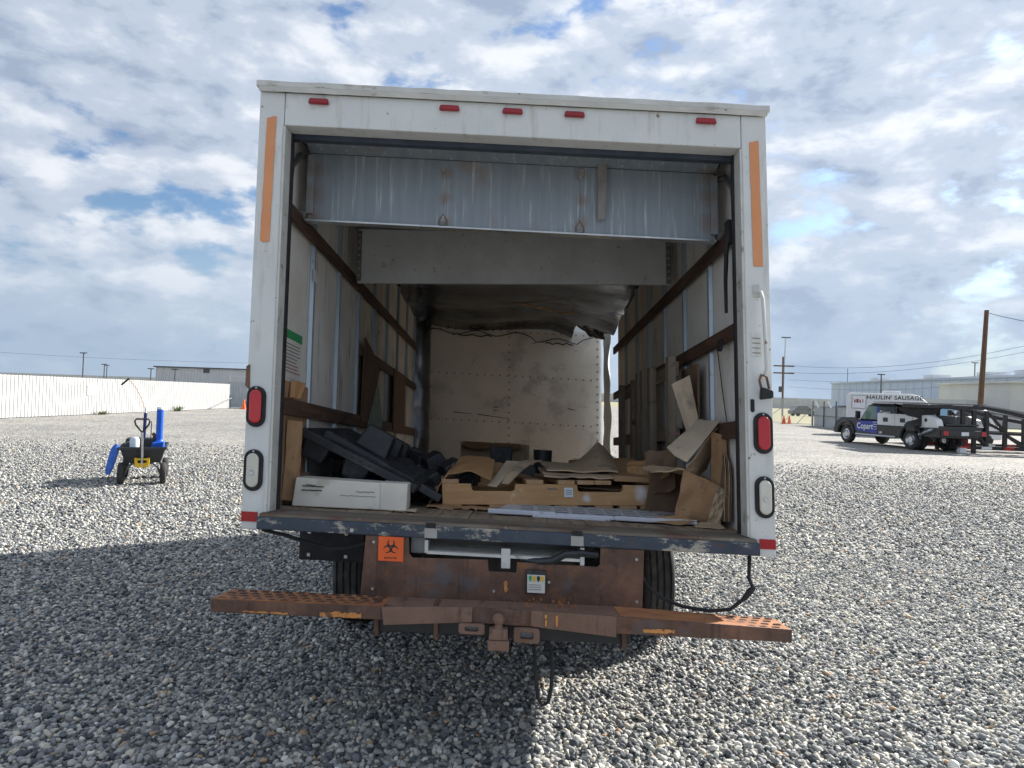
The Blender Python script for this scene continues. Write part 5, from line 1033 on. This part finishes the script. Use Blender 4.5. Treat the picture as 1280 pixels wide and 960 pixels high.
loc_inv = Matrix.Translation((-16.85, -28.35, 0))
def tl(x, y, z): return loc_inv @ TT @ Matrix.Translation((x, y, z)) @ Matrix.Rotation(rad(180), 4, 'Z') @ Matrix.Rotation(rad(90), 4, 'X')
letters(tk, 'Copart', 'letter_white', .36, tl(2.75, .998, .80), extrude=.003)
letters(tk, 'Copart', 'letter_white', .22, tl(1.65, .879, 1.42), extrude=.003)
letters(tk, '548', 'letter_white', .14, tl(1.75, .998, .58), extrude=.003)

# ================================================================== CAR HAULER TRAILER
ch_ = thing('car_hauler', 'dark steel car hauler trailer with ramps hitched behind the truck', 'trailer', (19, 27, 0))
def ay_(x, far): return 27.2 - .12 * (x - 16.5) + (2.3 if far else 0)
for far in (0, 1):
    def bar(pts, r, mat='trailer_paint', nm='frame_bar'):
        mb = MB()
        for (x0, z0), (x1, z1) in zip(pts, pts[1:]):
            mb.hexa([(x0, ay_(x0, far) - .06, z0 - r), (x1, ay_(x1, far) - .06, z1 - r), (x1, ay_(x1, far) + .06, z1 - r), (x0, ay_(x0, far) + .06, z0 - r), (x0, ay_(x0, far) - .06, z0 + r), (x1, ay_(x1, far) - .06, z1 + r), (x1, ay_(x1, far) + .06, z1 + r), (x0, ay_(x0, far) + .06, z0 + r)])
        return part(ch_, nm, mb, mat)
    bar([(15.1, 1.74), (18.2, 1.72), (20.2, 1.30), (23.5, .80)], .065, nm='top_rail')
    bar([(17.0, .80), (24, .72)], .05, nm='mid_rail'); bar([(17.0, .22), (24, .22)], .07, nm='bottom_rail')
    for x in (17.25, 17.65): part(ch_, 'post', bx(x - .07, x + .07, ay_(x, far) - .05, ay_(x, far) + .05, .0 if x > 17.5 else .2, 1.64), 'trailer_paint')
    for x in (18.1, 18.75, 19.4, 20.2, 21): part(ch_, 'post', bx(x - .06, x + .06, ay_(x, far) - .05, ay_(x, far) + .05, .28, min(1.64, 1.64 - .2 * (x - 18))), 'trailer_paint')
    for (xa, za, xb, zb) in ((18.2, 1.5, 18.75, .85), (18.75, .75, 19.4, .3), (19.4, 1.2, 20.2, .8), (20.2, .7, 20.9, .3), (17.7, .75, 18.1, .3)): bar([(xa, za), (xb, zb)], .05, nm='brace')
    for i in range(9): 
        x = 17.1 + i * .78; part(ch_, 'tape_strip', bx(x, x + .38, ay_(x, far) - .075 - .05, ay_(x, far) - .0705 - .0, .17, .27), 'red_paint' if i % 2 == 0 else 'letter_white')
    tv = part(ch_, 'ramp_track', MB().hexa([(17.9, ay_(17.9, far) - .1, 1.80), (24, ay_(24, far) - .1, .85), (24, ay_(24, far) + .5, .85), (17.9, ay_(17.9, far) + .5, 1.80), (17.9, ay_(17.9, far) - .1, 1.86), (24, ay_(24, far) - .1, .91), (24, ay_(24, far) + .5, .91), (17.9, ay_(17.9, far) + .5, 1.86)]), 'trailer_deck')
part(ch_, 'neck_plate', MB().prism([(15.4, 1.66), (16.75, 1.66), (16.3, 1.25), (16.5, .95), (15.7, .95), (15.95, 1.25)], 27.6, 28.4), 'trailer_paint', .02)
part(ch_, 'neck_deck', bx(15.0, 18.2, 27.2, 29.4, 1.83, 1.87), 'trailer_deck')
part(ch_, 'coupler', bx(15.75, 16.55, 27.7, 28.3, .75, .9499), 'trailer_paint')
for x in (22.2, 23.2):
    for y in (26.1, 28.7):
        w_ = part(ch_, 'wheel', MB().lathe([(-.08, .0001), (-.08, .14), (.08, .14), (.08, .0001)], 12, (x, y, .36), 'y'), 'dull_steel'); part(w_, 'tyre', MB().lathe([(-.1, .2), (-.11, .3), (-.08, .36), (.08, .36), (.11, .3), (.1, .2)], 24, (x, y, .36), 'y'), 'tyre', smooth=True)
part(ch_, 'safety_flag', MB().tube([(16.9, 27.1, .9), (17.6, 27.05, .2)], .03, 6), 'red_paint')
part(ch_, 'jack_foot', bx(17.05, 17.3, 26.9, 27.1, .0, .2), 'letter_white')

# ================================================================== CATERING TRAILER BEHIND
VX, VY = 19.6, 41.5
VR = Matrix.Translation((VX, VY, 0)) @ Matrix.Rotation(rad(-25), 4, 'Z')
vn = thing('catering_trailer', 'white catering trailer with large black lettering behind the pickup', 'trailer', (VX, VY, 0))
part(vn, 'body', MB(VR).prism([(0, .45), (0, 2.3), (.12, 2.46), (3.3, 2.46), (3.7, 2.36), (4.25, 1.85), (4.4, .9), (4.4, .45)], 0, 2.0), 'car_white', .06)
part(vn, 'roof_vent', MB(VR).box(1.9, 2.8, .5, 1.4, 2.461, 2.62), 'car_white', .04)
part(vn, 'menu_frame', MB(VR).box(.26, 1.02, -.02, -.001, 1.55, 2.32), 'car_grey'); part(vn, 'menu_panel', MB(VR).box(.29, .99, -.03, -.0205, 1.58, 2.29), 'letter_white')
for i, (a, b2) in enumerate(((.40, .46), (.50, .62), (.67, .73), (.82, .86))): part(vn, 'emblem', MB(VR).box(a, b2, -.035, -.0305, 1.88, 2.06 + .04 * (i % 2)), 'letter_black' if i % 2 == 0 else 'red_paint')
for x in (1.6, 2.3):
    for y in (.1, 1.85):
        w_ = part(vn, 'wheel', MB(VR).lathe([(-.08, .0001), (-.08, .14), (.08, .14), (.08, .0001)], 12, (x, y, .34), 'y'), 'dull_steel'); part(w_, 'tyre', MB(VR).lathe([(-.1, .2), (-.11, .29), (-.08, .34), (.08, .34), (.11, .29), (.1, .2)], 24, (x, y, .34), 'y'), 'tyre', smooth=True)
for x in (.2, 4.1): part(vn, 'jack_leg', MB(VR).box(x, x + .1, .5, .6, 0, .45), 'dull_steel')
letters(vn, "HAULIN' SAUSAGE", 'letter_black', .32, Matrix.Rotation(rad(-25), 4, 'Z') @ Matrix.Translation((2.45, -.012, 2.21)) @ Matrix.Rotation(rad(90), 4, 'X'), extrude=.003, space=1.08)

# ================================================================== PARKED CARS
def car(x, y, rz, mat, label, L=4.4, W=1.8, H=1.45, group=None):
    m = Matrix.Translation((x, y, 0)) @ Matrix.Rotation(rad(rz), 4, 'Z'); c = thing('parked_car', label, 'car', (x, y, 0), group=group); h = L / 2
    part(c, 'body', MB(m).prism([(-h, .35), (-h, .78), (-h + .15, .9), (h - 1.2, .92), (h - .15, .75), (h, .6), (h - .02, .3), (-h + .05, .28)], -W / 2, W / 2), mat, .06)
    part(c, 'cabin', MB(m).prism([(-h + .2, .9), (-h + .75, H - .03), (-h + 1.2, H), (h - 2.1, H), (h - 1.15, .91)], -W / 2 + .12, W / 2 - .12), mat, .06)
    for s in (-1, 1): part(c, 'side_window', MB(m).prism([(-h + .55, .97), (-h + .9, H - .09), (h - 2.15, H - .08), (h - 1.45, .97)], *sorted((s * (W / 2 - .119), s * (W / 2 - .11)))), 'glass')
    part(c, 'windshield', MB(m).prism([(h - 1.18, .95), (h - 2.04, H - .03), (h - 2.0, H - .03), (h - 1.12, .95)], -W / 2 + .2, W / 2 - .2), 'sky_glass')
    for ax in (-h + .8, h - .85):
        for s in (-1, 1): part(c, 'wheel', MB(m).lathe([(-.1, .0001), (-.1, .2), (-.09, .31), (.09, .31), (.1, .2), (.1, .0001)], 18, (ax, s * (W / 2 - .1), .31), 'y'), 'tyre', smooth=True)
    for s in (-1, 1): part(c, 'headlight', MB(m).box(h - .2, h - .02, *sorted((s * .5, s * .8)), .62, .73), 'letter_white', .02)
car(20.6, 33.6, 195, 'car_white', 'white car seen through the gooseneck behind the trailer', 4.6, 1.85, 1.7)
car(44.6, 108, 5, 'car_grey', 'grey car parked beyond the chain-link gate, leftmost', H=1.6)
car(50.5, 110, 185, 'car_black', 'black car parked beyond the chain-link gate, middle', H=1.8)
car(56.5, 111, 0, 'car_blue', 'dark blue car parked beyond the sheet metal fence', H=1.7)
car(46.0, 75, 180, 'car_blue', 'dark blue car roof showing above the trailer neck', H=1.9) if False else None
car(62.5, 112, 0, 'car_white', 'white car parked beyond the sheet metal fence, rightmost', H=1.7)
bpy.context.view_layer.update()
